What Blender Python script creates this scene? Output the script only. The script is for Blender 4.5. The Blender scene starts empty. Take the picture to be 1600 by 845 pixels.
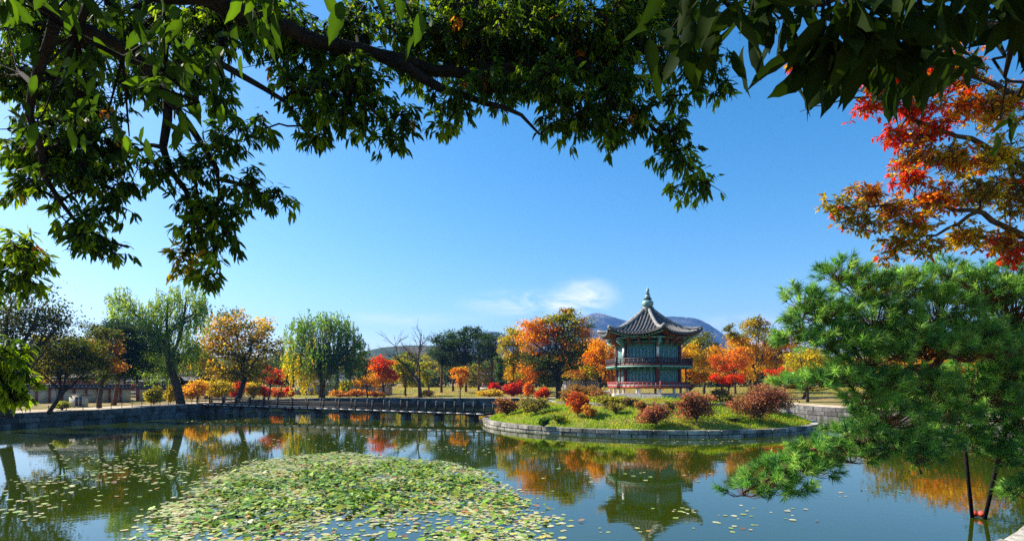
import bpy, bmesh, math, random
import numpy as np
from mathutils import Vector, Matrix, Euler

# ------------------------------------------------------------------ camera, sky, sun, exposure
scene = bpy.context.scene
COL = scene.collection
F_PX, H_ROW, CAM_H = 900.0, 598.0, 3.5           # focal length and horizon row in the photo's 1600 px frame
cam_d = bpy.data.cameras.new('camera'); cam = bpy.data.objects.new('camera', cam_d); COL.objects.link(cam)
cam.location = (0, 0, CAM_H); cam.rotation_euler = (math.radians(90), 0, 0)
cam_d.sensor_width = 36; cam_d.lens = 36 * F_PX / 1600; cam_d.shift_y = (H_ROW - 422.5) / 1600
cam_d.clip_start = 0.05; cam_d.clip_end = 20000
scene.camera = cam

SUN_AZ, SUN_EL = math.radians(160), math.radians(38)
S_DIR = Vector((math.cos(SUN_AZ) * math.cos(SUN_EL), math.sin(SUN_AZ) * math.cos(SUN_EL), math.sin(SUN_EL)))
sun_d = bpy.data.lights.new('sun', 'SUN'); sun = bpy.data.objects.new('sun', sun_d); COL.objects.link(sun)
sun_d.energy = 5.0; sun_d.angle = math.radians(0.5); sun_d.color = (1.0, 0.91, 0.77)
sun.rotation_euler = (-S_DIR).to_track_quat('-Z', 'Y').to_euler(); sun.location = (-60, 30, 60)

world = bpy.data.worlds.new('World'); scene.world = world; world.use_nodes = True
nt = world.node_tree; nt.nodes.clear()
def N(t, typ, **kw):
    n = t.nodes.new(typ)
    for k, v in kw.items(): setattr(n, k, v)
    return n
sky = N(nt, 'ShaderNodeTexSky'); sky.sky_type = 'NISHITA'; sky.sun_disc = False
sky.sun_elevation = SUN_EL; sky.sun_rotation = math.atan2(S_DIR.x, S_DIR.y)
sky.altitude = 50; sky.air_density = 1.0; sky.dust_density = 0.8; sky.ozone_density = 2.0
hs = N(nt, 'ShaderNodeHueSaturation'); hs.inputs['Saturation'].default_value = 1.42; hs.inputs['Hue'].default_value = 0.494
nt.links.new(sky.outputs[0], hs.inputs['Color'])
tc = N(nt, 'ShaderNodeTexCoord')
mp = N(nt, 'ShaderNodeMapping'); mp.inputs['Scale'].default_value = (5, 5, 15); mp.inputs['Rotation'].default_value = (0, 0.3, 0)
nt.links.new(tc.outputs['Generated'], mp.inputs[0])
cn = N(nt, 'ShaderNodeTexNoise'); cn.inputs['Scale'].default_value = 2.2; cn.inputs['Detail'].default_value = 9; cn.inputs['Roughness'].default_value = 0.62; cn.inputs['Distortion'].default_value = 0.6
nt.links.new(mp.outputs[0], cn.inputs['Vector'])
def cloud(cx, cy, rx, rz):                       # soft wisp in one direction of the sky
    v = Vector(((cx - 800) / F_PX, 1, (H_ROW - cy) / F_PX)).normalized()
    sub = N(nt, 'ShaderNodeVectorMath', operation='SUBTRACT'); sub.inputs[1].default_value = v
    nt.links.new(tc.outputs['Generated'], sub.inputs[0])
    sc = N(nt, 'ShaderNodeVectorMath', operation='MULTIPLY'); sc.inputs[1].default_value = (1 / rx, 1 / rx, 1 / rz)
    nt.links.new(sub.outputs[0], sc.inputs[0])
    ln = N(nt, 'ShaderNodeVectorMath', operation='LENGTH'); nt.links.new(sc.outputs[0], ln.inputs[0])
    mr = N(nt, 'ShaderNodeMapRange'); mr.inputs[1].default_value = 1; mr.inputs[2].default_value = 0; mr.interpolation_type = 'SMOOTHSTEP'
    nt.links.new(ln.outputs['Value'], mr.inputs[0]); return mr.outputs[0]
c1 = cloud(912, 466, 0.075, 0.045); c2 = cloud(830, 474, 0.15, 0.032); c3 = cloud(1160, 505, 0.17, 0.022); c4 = cloud(640, 500, 0.2, 0.018)
def mth(op, a, b):
    m = N(nt, 'ShaderNodeMath', operation=op)
    for i, x in enumerate((a, b)):
        if isinstance(x, (int, float)): m.inputs[i].default_value = x
        else: nt.links.new(x, m.inputs[i])
    return m.outputs[0]
cm = mth('ADD', mth('ADD', c1, mth('MULTIPLY', c2, 1.0)), mth('ADD', mth('MULTIPLY', c3, 0.6), mth('MULTIPLY', c4, 0.45)))
ramp = N(nt, 'ShaderNodeMapRange'); ramp.inputs[1].default_value = 0.36; ramp.inputs[2].default_value = 0.66
nt.links.new(cn.outputs['Fac'], ramp.inputs[0])
cf = mth('MINIMUM', mth('MULTIPLY', cm, ramp.outputs[0]), 0.9)
cmix = N(nt, 'ShaderNodeMix', data_type='RGBA'); nt.links.new(cf, cmix.inputs['Factor'])
nt.links.new(hs.outputs[0], cmix.inputs['A']); cmix.inputs['B'].default_value = (6.6, 6.8, 7.2, 1)
bg = N(nt, 'ShaderNodeBackground'); bg.inputs['Strength'].default_value = 0.089
wo = N(nt, 'ShaderNodeOutputWorld')
nt.links.new(cmix.outputs['Result'], bg.inputs[0]); nt.links.new(bg.outputs[0], wo.inputs[0])

scene.view_settings.view_transform = 'Standard'; scene.view_settings.look = 'None'
scene.view_settings.exposure = 1.2; scene.view_settings.gamma = 1
scene.render.engine = 'CYCLES'
cy = scene.cycles
cy.use_denoising = False; cy.max_bounces = 7; cy.diffuse_bounces = 3; cy.glossy_bounces = 3; cy.transmission_bounces = 4
cy.transparent_max_bounces = 6; cy.volume_bounces = 0; cy.caustics_reflective = False; cy.caustics_refractive = False
cy.sample_clamp_indirect = 6
HAZE = 0.00018

# ------------------------------------------------------------------ helpers
rng = np.random.default_rng(11); random.seed(5)
def P(x, y, d):                                  # photo pixel + distance -> world point
    return np.array([(x - 800) / F_PX * d, d, CAM_H - (y - H_ROW) / F_PX * d])
def Wp(x, y):                                    # photo pixel on the water
    return P(x, y, CAM_H * F_PX / (y - H_ROW))
def nrm(v): return v / np.maximum(np.linalg.norm(v, axis=-1, keepdims=True), 1e-9)

def mesh_np(name, V, faces, mat=None, col=None, smooth=False):
    V = np.asarray(V, np.float32); me = bpy.data.meshes.new(name)
    faces = [np.asarray(f, np.int32) for f in faces if len(f)]
    me.vertices.add(len(V)); me.vertices.foreach_set('co', V.ravel())
    loops = np.concatenate([f.ravel() for f in faces])
    tot = np.concatenate([np.full(len(f), f.shape[1], np.int32) for f in faces])
    start = np.concatenate([[0], np.cumsum(tot)[:-1]]).astype(np.int32)
    me.loops.add(len(loops)); me.loops.foreach_set('vertex_index', loops)
    me.polygons.add(len(tot)); me.polygons.foreach_set('loop_start', start); me.polygons.foreach_set('loop_total', tot)
    if smooth: me.polygons.foreach_set('use_smooth', np.ones(len(tot), bool))
    me.update(calc_edges=True)
    if col is not None:
        a = me.color_attributes.new('Col', 'FLOAT_COLOR', 'POINT')
        c = np.ones((len(V), 4), np.float32); c[:, :3] = col; a.data.foreach_set('color', c.ravel())
    if mat: me.materials.append(mat)
    return me
def obj(name, me, parent=None, loc=None, kind=None):
    o = bpy.data.objects.new(name, me); COL.objects.link(o)
    if parent is not None: o.parent = parent
    if loc is not None: o.location = loc
    if kind: o['kind'] = kind
    return o
def tag(o, label, cat, group=None):
    o['label'] = label; o['category'] = cat
    if group: o['group'] = group
    return o
def thing(name, label, cat, loc=(0, 0, 0), group=None):
    o = bpy.data.objects.new(name, None); COL.objects.link(o); o.location = [float(c) for c in loc]; o.empty_display_size = 0.3
    return tag(o, label, cat, group)

class MB:                                        # small mesh collector
    def __init__(s): s.v = []; s.q = []; s.t = []; s.n = 0
    def add(s, V, q=(), t=()):
        V = np.asarray(V, float)
        s.v.append(V)
        if len(q): s.q.append(np.asarray(q) + s.n)
        if len(t): s.t.append(np.asarray(t) + s.n)
        s.n += len(V)
    def box(s, c, size, rz=0.0, ax=None):
        a = np.array([[-1,-1,-1],[1,-1,-1],[1,1,-1],[-1,1,-1],[-1,-1,1],[1,-1,1],[1,1,1],[-1,1,1]], float) * np.array(size) / 2
        if ax is not None: a = a @ np.asarray(ax)
        elif rz:
            cz, sz = math.cos(rz), math.sin(rz); a = a @ np.array([[cz, sz, 0], [-sz, cz, 0], [0, 0, 1]])
        s.add(a + np.asarray(c), q=[[0,3,2,1],[4,5,6,7],[0,1,5,4],[1,2,6,5],[2,3,7,6],[3,0,4,7]])
    def bar(s, a, b, w, h):                      # box from a to b, w across, h up
        a = np.asarray(a, float); b = np.asarray(b, float); d = b - a; L = np.linalg.norm(d); d = d / L
        up = np.array([0, 0, 1.0]) if abs(d[2]) < .95 else np.array([1.0, 0, 0])
        sd = np.cross(d, up); sd /= np.linalg.norm(sd); u2 = np.cross(sd, d)
        s.box((a + b) / 2, (L, w, h), ax=np.stack([d, sd, u2]))
    def tube(s, pts, rad, n=6, cap=True):
        pts = np.asarray(pts, float); m = len(pts); rad = np.broadcast_to(rad, (m,))
        tg = np.gradient(pts, axis=0); tg = nrm(tg)
        ref = np.array([0, 0, 1.0]) if abs(tg[:, 2]).mean() < .9 else np.array([1.0, 0, 0])
        sd = nrm(np.cross(tg, ref)); up = np.cross(sd, tg)
        a = np.arange(n) / n * 2 * np.pi
        V = pts[:, None] + rad[:, None, None] * (np.cos(a)[None, :, None] * sd[:, None] + np.sin(a)[None, :, None] * up[:, None])
        i = np.arange(m - 1)[:, None] * n; j = np.arange(n)[None]; k = (j + 1) % n
        q = np.stack([i + j, i + k, i + n + k, i + n + j], -1).reshape(-1, 4)
        V = V.reshape(-1, 3); t = []
        if cap:
            V = np.vstack([V, pts[0], pts[-1]]); c0, c1 = m * n, m * n + 1
            t = [[c0, (x + 1) % n, x] for x in range(n)] + [[c1, (m - 1) * n + x, (m - 1) * n + (x + 1) % n] for x in range(n)]
        s.add(V, q=q, t=t)
    def lathe(s, prof, n=20, c=(0, 0, 0)):
        pr = np.asarray(prof, float); a = np.arange(n) / n * 2 * np.pi
        V = np.stack([pr[:, 0, None] * np.cos(a), pr[:, 0, None] * np.sin(a), np.repeat(pr[:, 1, None], n, 1)], -1).reshape(-1, 3) + np.asarray(c)
        i = np.arange(len(pr) - 1)[:, None] * n; j = np.arange(n)[None]; k = (j + 1) % n
        s.add(V, q=np.stack([i + j, i + k, i + n + k, i + n + j], -1).reshape(-1, 4))
    def prism(s, poly, z0, z1):                  # vertical prism over a polygon (xy)
        n = len(poly); poly = np.asarray(poly, float)
        c = poly.mean(0)
        V = np.vstack([np.c_[poly, np.full(n, z0)], np.c_[poly, np.full(n, z1)], [[*c, z0], [*c, z1]]])
        q = [[i, (i + 1) % n, n + (i + 1) % n, n + i] for i in range(n)]
        t = [[2 * n + 1, n + i, n + (i + 1) % n] for i in range(n)] + [[2 * n, (i + 1) % n, i] for i in range(n)]
        s.add(V, q=q, t=t)
    def twigs(s, A, B, ra, rb):                  # many straight three-sided twigs
        A = np.asarray(A, float); B = np.asarray(B, float); n = len(A)
        if n == 0: return
        d = nrm(B - A); ref = np.where(np.abs(d[:, 2:3]) < .9, [[0, 0, 1.0]], [[1.0, 0, 0]])
        sd = nrm(np.cross(d, ref)); up = np.cross(sd, d)
        ra = np.broadcast_to(ra, (n,)); rb = np.broadcast_to(rb, (n,)); V = []
        for C, r in ((A, ra), (B, rb)):
            for k in range(3):
                an = k * 2.0944; V.append(C + r[:, None] * (math.cos(an) * sd + math.sin(an) * up))
        V = np.stack(V, 1).reshape(-1, 3); o = (np.arange(n) * 6)[:, None]
        q = np.concatenate([o + np.array([[k, (k + 1) % 3, 3 + (k + 1) % 3, 3 + k]]) for k in range(3)])
        s.add(V, q=q)
    def mesh(s, name, mat, base=(0, 0, 0), smooth=False):
        V = np.vstack(s.v) - np.asarray(base, float)
        return mesh_np(name, V, [np.vstack(s.q) if s.q else [], np.vstack(s.t) if s.t else []], mat, smooth=smooth)
    def part(s, name, mat, parent, smooth=False, under=None):
        me = s.mesh(name, mat, base=parent.location, smooth=smooth)
        return obj(name, me, under if under is not None else parent)

# ------------------------------------------------------------------ materials
def new_mat(name):
    m = bpy.data.materials.new(name); m.use_nodes = True; t = m.node_tree; t.nodes.clear()
    out = N(t, 'ShaderNodeOutputMaterial'); return m, t, out
def surf(name, c1, c2, scale=3.0, rough=0.8, bump=0.3, spec=0.3, objrand=0.0, detail=6, c3=None, scale2=None, dist=0.02, metal=0):
    m, t, out = new_mat(name); L = t.links.new
    tcn = N(t, 'ShaderNodeTexCoord'); nz = N(t, 'ShaderNodeTexNoise'); nz.inputs['Scale'].default_value = scale; nz.inputs['Detail'].default_value = detail
    geo = N(t, 'ShaderNodeNewGeometry')
    L(geo.outputs['Position'], nz.inputs['Vector'])
    rp = N(t, 'ShaderNodeMapRange'); rp.inputs[1].default_value = .32; rp.inputs[2].default_value = .68; L(nz.outputs['Fac'], rp.inputs[0])
    mx = N(t, 'ShaderNodeMix', data_type='RGBA'); L(rp.outputs[0], mx.inputs['Factor'])
    mx.inputs['A'].default_value = (*c1, 1); mx.inputs['B'].default_value = (*c2, 1); colr = mx.outputs['Result']
    if c3:
        n2 = N(t, 'ShaderNodeTexNoise'); n2.inputs['Scale'].default_value = scale2 or scale * .2; n2.inputs['Detail'].default_value = 4; L(geo.outputs['Position'], n2.inputs['Vector'])
        r2 = N(t, 'ShaderNodeMapRange'); r2.inputs[1].default_value = .48; r2.inputs[2].default_value = .62; L(n2.outputs['Fac'], r2.inputs[0])
        m2 = N(t, 'ShaderNodeMix', data_type='RGBA'); L(r2.outputs[0], m2.inputs['Factor']); L(colr, m2.inputs['A']); m2.inputs['B'].default_value = (*c3, 1); colr = m2.outputs['Result']
    if objrand:
        oi = N(t, 'ShaderNodeObjectInfo'); r3 = N(t, 'ShaderNodeMapRange'); r3.inputs[3].default_value = 1 - objrand; r3.inputs[4].default_value = 1 + objrand; L(oi.outputs['Random'], r3.inputs[0])
        m3 = N(t, 'ShaderNodeVectorMath', operation='SCALE'); L(colr, m3.inputs[0]); L(r3.outputs[0], m3.inputs['Scale']); colr = m3.outputs[0]
    b = N(t, 'ShaderNodeBsdfPrincipled'); L(colr, b.inputs['Base Color']); b.inputs['Roughness'].default_value = rough; b.inputs['Specular IOR Level'].default_value = spec; b.inputs['Metallic'].default_value = metal
    if bump:
        n4 = N(t, 'ShaderNodeTexNoise'); n4.inputs['Scale'].default_value = scale * 4; n4.inputs['Detail'].default_value = 5; L(geo.outputs['Position'], n4.inputs['Vector'])
        bp = N(t, 'ShaderNodeBump'); bp.inputs['Strength'].default_value = bump; bp.inputs['Distance'].default_value = dist; L(n4.outputs['Fac'], bp.inputs['Height']); L(bp.outputs[0], b.inputs['Normal'])
    L(b.outputs[0], out.inputs[0]); return m
def leafmat(name, trans=0.4, gloss=0.25, rough=0.45, tint=(1.15, 1.2, 0.7)):
    m, t, out = new_mat(name); L = t.links.new
    at = N(t, 'ShaderNodeAttribute'); at.attribute_name = 'Col'
    b = N(t, 'ShaderNodeBsdfPrincipled'); L(at.outputs['Color'], b.inputs['Base Color']); b.inputs['Roughness'].default_value = rough; b.inputs['Specular IOR Level'].default_value = gloss
    tm = N(t, 'ShaderNodeVectorMath', operation='MULTIPLY'); tm.inputs[1].default_value = tint; L(at.outputs['Color'], tm.inputs[0])
    tr = N(t, 'ShaderNodeBsdfTranslucent'); L(tm.outputs[0], tr.inputs['Color'])
    mx = N(t, 'ShaderNodeMixShader'); mx.inputs[0].default_value = trans; L(b.outputs[0], mx.inputs[1]); L(tr.outputs[0], mx.inputs[2])
    L(mx.outputs[0], out.inputs[0]); return m

M = {}
M['leaf'] = leafmat('leaf_foliage', 0.58, 0.08, 0.65, (1.5, 1.4, 0.7))
M['bigleaf'] = leafmat('broad_leaf', 0.52, 0.10, 0.6, (2.6, 2.5, 0.5))
M['shadeleaf'] = leafmat('shade_toned_broad_leaf', 0.3, 0.04, 0.7, (1.6, 1.8, 0.5))  # deep shade is put into this leaf colour and its low gloss
M['limb'] = surf('dark_bark', (.006, .005, .004), (.020, .016, .012), 8, .95, .9, .1, dist=.03)  # near-black bark for the limbs of the close trees
M['needle'] = leafmat('pine_needle', 0.4, 0.15, 0.55, (1.3, 1.4, 0.7))
M['grass'] = leafmat('grass_blade', 0.5, 0.08, 0.7, (1.3, 1.3, 0.6))
M['pad'] = leafmat('lily_pad', 0.12, 0.35, 0.45)
M['bark'] = surf('bark', (.035, .025, .018), (.09, .065, .045), 6, .95, .8, .15, dist=.03)
M['pinebark'] = surf('pine_bark', (.05, .025, .016), (.19, .085, .05), 7, .95, .9, .15, dist=.03)
M['palebark'] = surf('grey_bark', (.07, .055, .045), (.16, .13, .10), 6, .95, .6, .15, dist=.03)
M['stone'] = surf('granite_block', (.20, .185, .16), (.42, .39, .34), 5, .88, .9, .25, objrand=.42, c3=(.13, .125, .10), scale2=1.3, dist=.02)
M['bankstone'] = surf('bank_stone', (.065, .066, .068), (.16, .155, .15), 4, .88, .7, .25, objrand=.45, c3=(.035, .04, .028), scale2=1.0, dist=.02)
M['granite'] = surf('pale_granite', (.42, .39, .34), (.62, .58, .52), 8, .85, .4, .25, objrand=.15)
M['soil'] = surf('soil_ground', (.16, .12, .05), (.30, .22, .085), 1.2, .95, .5, .1, c3=(.14, .16, .03), scale2=.07, dist=.05)
M['lawn'] = surf('island_turf', (.06, .11, .012), (.16, .22, .02), 2.2, .95, .6, .1, c3=(.24, .20, .05), scale2=.28, dist=.05)
M['sand'] = surf('sandy_path', (.40, .33, .24), (.60, .51, .39), 2.0, .95, .3, .1, c3=(.34, .27, .17), scale2=.4)
M['rail'] = surf('dark_timber', (.012, .010, .010), (.035, .028, .024), 5, .7, .4, .3)
M['fascia'] = surf('weathered_pale_timber', (.40, .38, .36), (.62, .60, .57), 5, .8, .3, .3, objrand=.2)
M['pier'] = surf('pier_granite', (.10, .10, .095), (.22, .21, .20), 4, .85, .5, .25, objrand=.2)
M['tile'] = surf('grey_roof_tile', (.022, .022, .024), (.06, .058, .056), 6, .55, .4, .5, objrand=.15)
M['tilerow'] = surf('convex_roof_tile', (.055, .054, .053), (.155, .152, .147), 7, .5, .4, .5, objrand=.2)
M['ridge'] = surf('plastered_ridge', (.13, .13, .13), (.30, .295, .28), 6, .7, .4, .4)
M['maroon'] = surf('maroon_paint', (.085, .014, .014), (.15, .03, .025), 5, .6, .2, .4)
M['redrail'] = surf('red_paint', (.28, .035, .035), (.40, .07, .06), 6, .6, .2, .4)
M['darkwood'] = surf('dark_maroon_wood', (.03, .009, .012), (.06, .02, .022), 5, .6, .2, .4)
M['teal'] = surf('teal_paint', (.003, .062, .09), (.008, .095, .125), 6, .55, .15, .4)
M['lattice'] = surf('pale_teal_lattice', (.20, .44, .43), (.32, .56, .53), 8, .6, .1, .4)
M['green'] = surf('green_paint', (.03, .16, .11), (.06, .26, .18), 7, .6, .15, .4)
M['palegreen'] = surf('pale_green_paint', (.13, .30, .24), (.22, .40, .33), 7, .6, .15, .4)
M['orangewood'] = surf('dancheong_red', (.20, .045, .022), (.30, .075, .035), 7, .6, .15, .4)
M['patina'] = surf('verdigris', (.10, .20, .19), (.26, .42, .39), 5, .5, .3, .5)
M['patinadark'] = surf('dark_bronze', (.02, .03, .03), (.06, .08, .08), 6, .5, .3, .5)
M['white'] = surf('white_paint', (.68, .68, .66), (.80, .80, .78), 4, .7, .1, .3)
M['plaster'] = surf('beige_plaster', (.40, .36, .29), (.55, .50, .42), 2, .9, .3, .2)
M['greywall'] = surf('grey_masonry', (.26, .26, .26), (.40, .39, .38), 3, .9, .4, .2, objrand=.15)
M['bluetile'] = surf('blue_grey_tile', (.07, .085, .13), (.15, .17, .24), 4, .6, .3, .4)
M['steel'] = surf('black_steel', (.008, .007, .007), (.016, .014, .013), 8, .85, .1, .1)
M['redtape'] = surf('red_collar', (.5, .05, .03), (.6, .09, .05), 8, .6, .1, .4)
M['signdark'] = surf('dark_sign', (.015, .02, .05), (.03, .035, .08), 5, .4, .1, .5)
M['forest'] = surf('hill_forest', (.015, .035, .012), (.07, .10, .03), .05, .95, 1.0, .1, c3=(.11, .085, .025), scale2=.012, dist=6)
M['mount'] = surf('mountain_forest', (.008, .018, .008), (.07, .085, .035), .018, .95, 1.0, .1, c3=(.16, .15, .13), scale2=.012, dist=18)

def water_mat():
    m, t, out = new_mat('pond_water'); L = t.links.new
    geo = N(t, 'ShaderNodeNewGeometry'); mpp = N(t, 'ShaderNodeMapping'); mpp.inputs['Scale'].default_value = (1.0, 1.6, 1); L(geo.outputs['Position'], mpp.inputs[0])
    n1 = N(t, 'ShaderNodeTexNoise'); n1.inputs['Scale'].default_value = 1.5; n1.inputs['Detail'].default_value = 3; L(mpp.outputs[0], n1.inputs['Vector'])
    n2 = N(t, 'ShaderNodeTexNoise'); n2.inputs['Scale'].default_value = .12; n2.inputs['Detail'].default_value = 3; L(geo.outputs['Position'], n2.inputs['Vector'])
    mx = N(t, 'ShaderNodeMix', data_type='RGBA'); mx.inputs['A'].default_value = (.019, .036, .0008, 1); mx.inputs['B'].default_value = (.031, .047, .001, 1); L(n2.outputs['Fac'], mx.inputs['Factor'])
    b = N(t, 'ShaderNodeBsdfPrincipled'); L(mx.outputs['Result'], b.inputs['Base Color']); b.inputs['Roughness'].default_value = .025; b.inputs['IOR'].default_value = 1.95
    bp = N(t, 'ShaderNodeBump'); bp.inputs['Strength'].default_value = .10; bp.inputs['Distance'].default_value = .02; L(n1.outputs['Fac'], bp.inputs['Height']); L(bp.outputs[0], b.inputs['Normal'])
    L(b.outputs[0], out.inputs[0]); return m
M['water'] = water_mat()

# ------------------------------------------------------------------ the pond, its banks and the ground
BANK_Z = 1.15
OUT = np.array([(7.7, 8.6), (9.7, 10.3), (15.2, 14.3), (22.0, 20), (29, 28), (32.5, 38), (31.5, 48), (29.5, 57), (30, 70), (29, 86),
                (15, 88.5), (0, 88.5), (-15, 88.2), (-28, 87), (-33.2, 84), (-34.3, 76), (-34.9, 67), (-35.7, 51), (-38.4, 43.7), (-40.5, 34), (-42, 20), (-42, 8), (-30, 6.3),
                (-12, 6.3), (0, 6.5), (5.4, 7.2)], float)
def resample(pts, step, closed=True):
    pts = np.vstack([pts, pts[:1]]) if closed else np.asarray(pts, float)
    seg = np.linalg.norm(np.diff(pts, axis=0), axis=1); s = np.r_[0, np.cumsum(seg)]
    n = max(2, int(round(s[-1] / step))); u = np.linspace(0, s[-1], n + (0 if closed else 1), endpoint=not closed)
    return np.stack([np.interp(u, s, pts[:, k]) for k in range(pts.shape[1])], 1)
RS = resample(OUT, 2.0)
PC = np.array([-4.0, 42.0])
def pond_dist(X, Y):
    p = np.array([X, Y], float); a = OUT; b = np.roll(OUT, -1, 0); ab = b - a
    t = np.clip(((p - a) * ab).sum(1) / (ab ** 2).sum(1), 0, 1)
    return np.linalg.norm(a + ab * t[:, None] - p, axis=1).min()
def ground_z(X, Y):
    d = pond_dist(X, Y); u = min(max((d - 4) / 45.0, 0), 1); u = u * u * (3 - 2 * u)
    w = 1.0 if Y > 40 else max(0, (Y - 10) / 30)
    return BANK_Z + (1.25 * u) * w + .06 * math.sin(X * .3) * math.sin(Y * .27) * min(d / 10, 1)
def offset_ring(off):
    v = RS - PC; L = np.linalg.norm(v, axis=1, keepdims=True); return PC + v * (1 + off / L)
offs = [.35, 1.2, 3, 6, 10, 16, 24, 34, 48, 70, 110, 200, 450, 1200, 5000]
V = []; n = len(RS)
for o_ in offs:
    r = offset_ring(o_); V += [(x, y, ground_z(x, y)) for x, y in r]
q = [[i * n + j, (i + 1) * n + j, (i + 1) * n + (j + 1) % n, i * n + (j + 1) % n] for i in range(len(offs) - 1) for j in range(n)]
obj('ground', mesh_np('ground', V, [q], M['soil'], smooth=True), kind='structure')
# sandy walk along the bank
V = []
for o_ in (.5, 1.6, 2.8, 4.2):
    r = offset_ring(o_); V += [(x, y, ground_z(x, y) + .03) for x, y in r]
q = [[i * n + j, (i + 1) * n + j, (i + 1) * n + (j + 1) % n, i * n + (j + 1) % n] for i in range(3) for j in range(n)]
obj('path', mesh_np('path', V, [q], M['sand'], smooth=True), kind='structure')
r = offset_ring(.3); V = [(x, y, 0) for x, y in r]
obj('pond_water', mesh_np('pond_water', V, [np.arange(n)[None]], M['water']), kind='structure')
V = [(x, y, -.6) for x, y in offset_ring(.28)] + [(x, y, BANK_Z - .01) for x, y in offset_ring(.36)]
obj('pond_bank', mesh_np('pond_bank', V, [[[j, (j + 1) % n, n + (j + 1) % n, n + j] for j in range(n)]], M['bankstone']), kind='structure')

def block_mesh(seed, mat):                       # rough bevelled unit block
    r_ = random.Random(seed); bm = bmesh.new(); bmesh.ops.create_cube(bm, size=1)
    bmesh.ops.bevel(bm, geom=bm.edges[:], offset=.045, segments=1, affect='EDGES', profile=.5)
    for v in bm.verts: v.co += Vector([r_.uniform(-.018, .018) for _ in range(3)])
    me = bpy.data.meshes.new('stone_block'); bm.to_mesh(me); bm.free(); me.materials.append(mat); return me
BLK = [block_mesh(i, M['stone']) for i in range(5)]; BLKB = [block_mesh(i + 9, M['bankstone']) for i in range(5)]; BLKG = [block_mesh(i + 20, M['granite']) for i in range(4)]
def block(parent, c, size, rz, kinds, name='stone_block', tilt=0.0, under=None):
    o = bpy.data.objects.new(name, random.choice(kinds)); COL.objects.link(o); o.parent = under or parent
    o.location = Vector([float(a) for a in c]) - parent.location
    o.scale = size; o.rotation_euler = (random.uniform(-tilt, tilt), random.uniform(-tilt, tilt), rz + random.uniform(-tilt, tilt)); return o
def stone_wall(name, label, pts, courses, length, kinds, depth=.5, face=0.0):
    pts = np.asarray(pts, float); t = thing(name, label, 'wall', (*pts[len(pts) // 2], 0))
    seg = np.linalg.norm(np.diff(pts, axis=0), axis=1); s = np.r_[0, np.cumsum(seg)]
    for ci, (z0, z1, proud) in enumerate(courses):
        u = -random.uniform(0, .5) * length
        while u < s[-1]:
            L = length * random.uniform(.7, 1.35); a = max(u, 0); b = min(u + L, s[-1])
            if b - a > .12:
                m = (a + b) / 2; p = np.array([np.interp(m, s, pts[:, k]) for k in range(2)])
                p0 = np.array([np.interp(a, s, pts[:, k]) for k in range(2)]); p1 = np.array([np.interp(b, s, pts[:, k]) for k in range(2)])
                d = (p1 - p0) / np.linalg.norm(p1 - p0); nrm_ = np.array([d[1], -d[0]])
                p = p + nrm_ * (face - proud + random.uniform(-.015, .015))
                block(t, (p[0], p[1], (z0 + z1) / 2), (b - a - .03, depth, z1 - z0 - .022), math.atan2(d[1], d[0]), kinds, tilt=.008)
            u += L
    return t
C4 = [(-.4, .38, .05), (.38, .78, .0), (.78, BANK_Z + .04, .04)]
idx = lambda a, b: OUT[a:b]
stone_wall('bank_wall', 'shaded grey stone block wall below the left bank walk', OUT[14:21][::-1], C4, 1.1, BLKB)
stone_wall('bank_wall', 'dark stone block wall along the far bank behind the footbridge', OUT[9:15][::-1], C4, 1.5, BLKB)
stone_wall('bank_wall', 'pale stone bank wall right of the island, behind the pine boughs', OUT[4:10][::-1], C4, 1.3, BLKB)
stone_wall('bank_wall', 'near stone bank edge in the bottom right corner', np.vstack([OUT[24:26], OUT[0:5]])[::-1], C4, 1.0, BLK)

# the island
IC = np.array([P(1001, 600, 50.8)[0], 50.8]); IR = 13.85
def island_z(r, a):
    if r > 13.2: return .42
    u = (13.2 - r) / (13.2 - 7.9)
    if u < 1: z = .45 + 1.35 * (u ** .85)
    else: z = 1.85 + (2.25 - 1.85) * min((7.9 - r) / 3.0, 1)
    return z + .07 * math.sin(a * 9 + r) * math.sin(r * 1.7 + 2 * a) * min(1, max(0, (13.2 - r)))
ra_, na_ = [13.7, 13.45, 13.2, 12.7, 12, 11.2, 10.4, 9.6, 8.8, 8.2, 7.92, 7.6, 6.8, 6, 5, 4, 2.5, 0.01], 72
V = [(IC[0] + r * math.cos(a), IC[1] + r * math.sin(a), island_z(r, a)) for r in ra_ for a in np.arange(na_) / na_ * 2 * math.pi]
q = [[i * na_ + j, i * na_ + (j + 1) % na_, (i + 1) * na_ + (j + 1) % na_, (i + 1) * na_ + j] for i in range(len(ra_) - 1) for j in range(na_)]
obj('island_ground', mesh_np('island_ground', V, [q], M['lawn'], smooth=True), kind='structure')
ang = np.linspace(0, 2 * math.pi, 145)
ring = lambda R: np.stack([IC[0] + R * np.cos(ang), IC[1] + R * np.sin(ang)], 1)
stone_wall('island_wall', 'low curved ring of stone blocks edging the round island', ring(IR - .25), [(-.5, .16, -.0), (.165, .46, -.05)], 1.15, BLK, depth=.5)
stone_wall('terrace_kerb', 'low broken stone kerb ringing the upper island terrace', ring(7.95), [(1.62, 1.98, 0)], 1.0, BLK, depth=.35)

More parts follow.
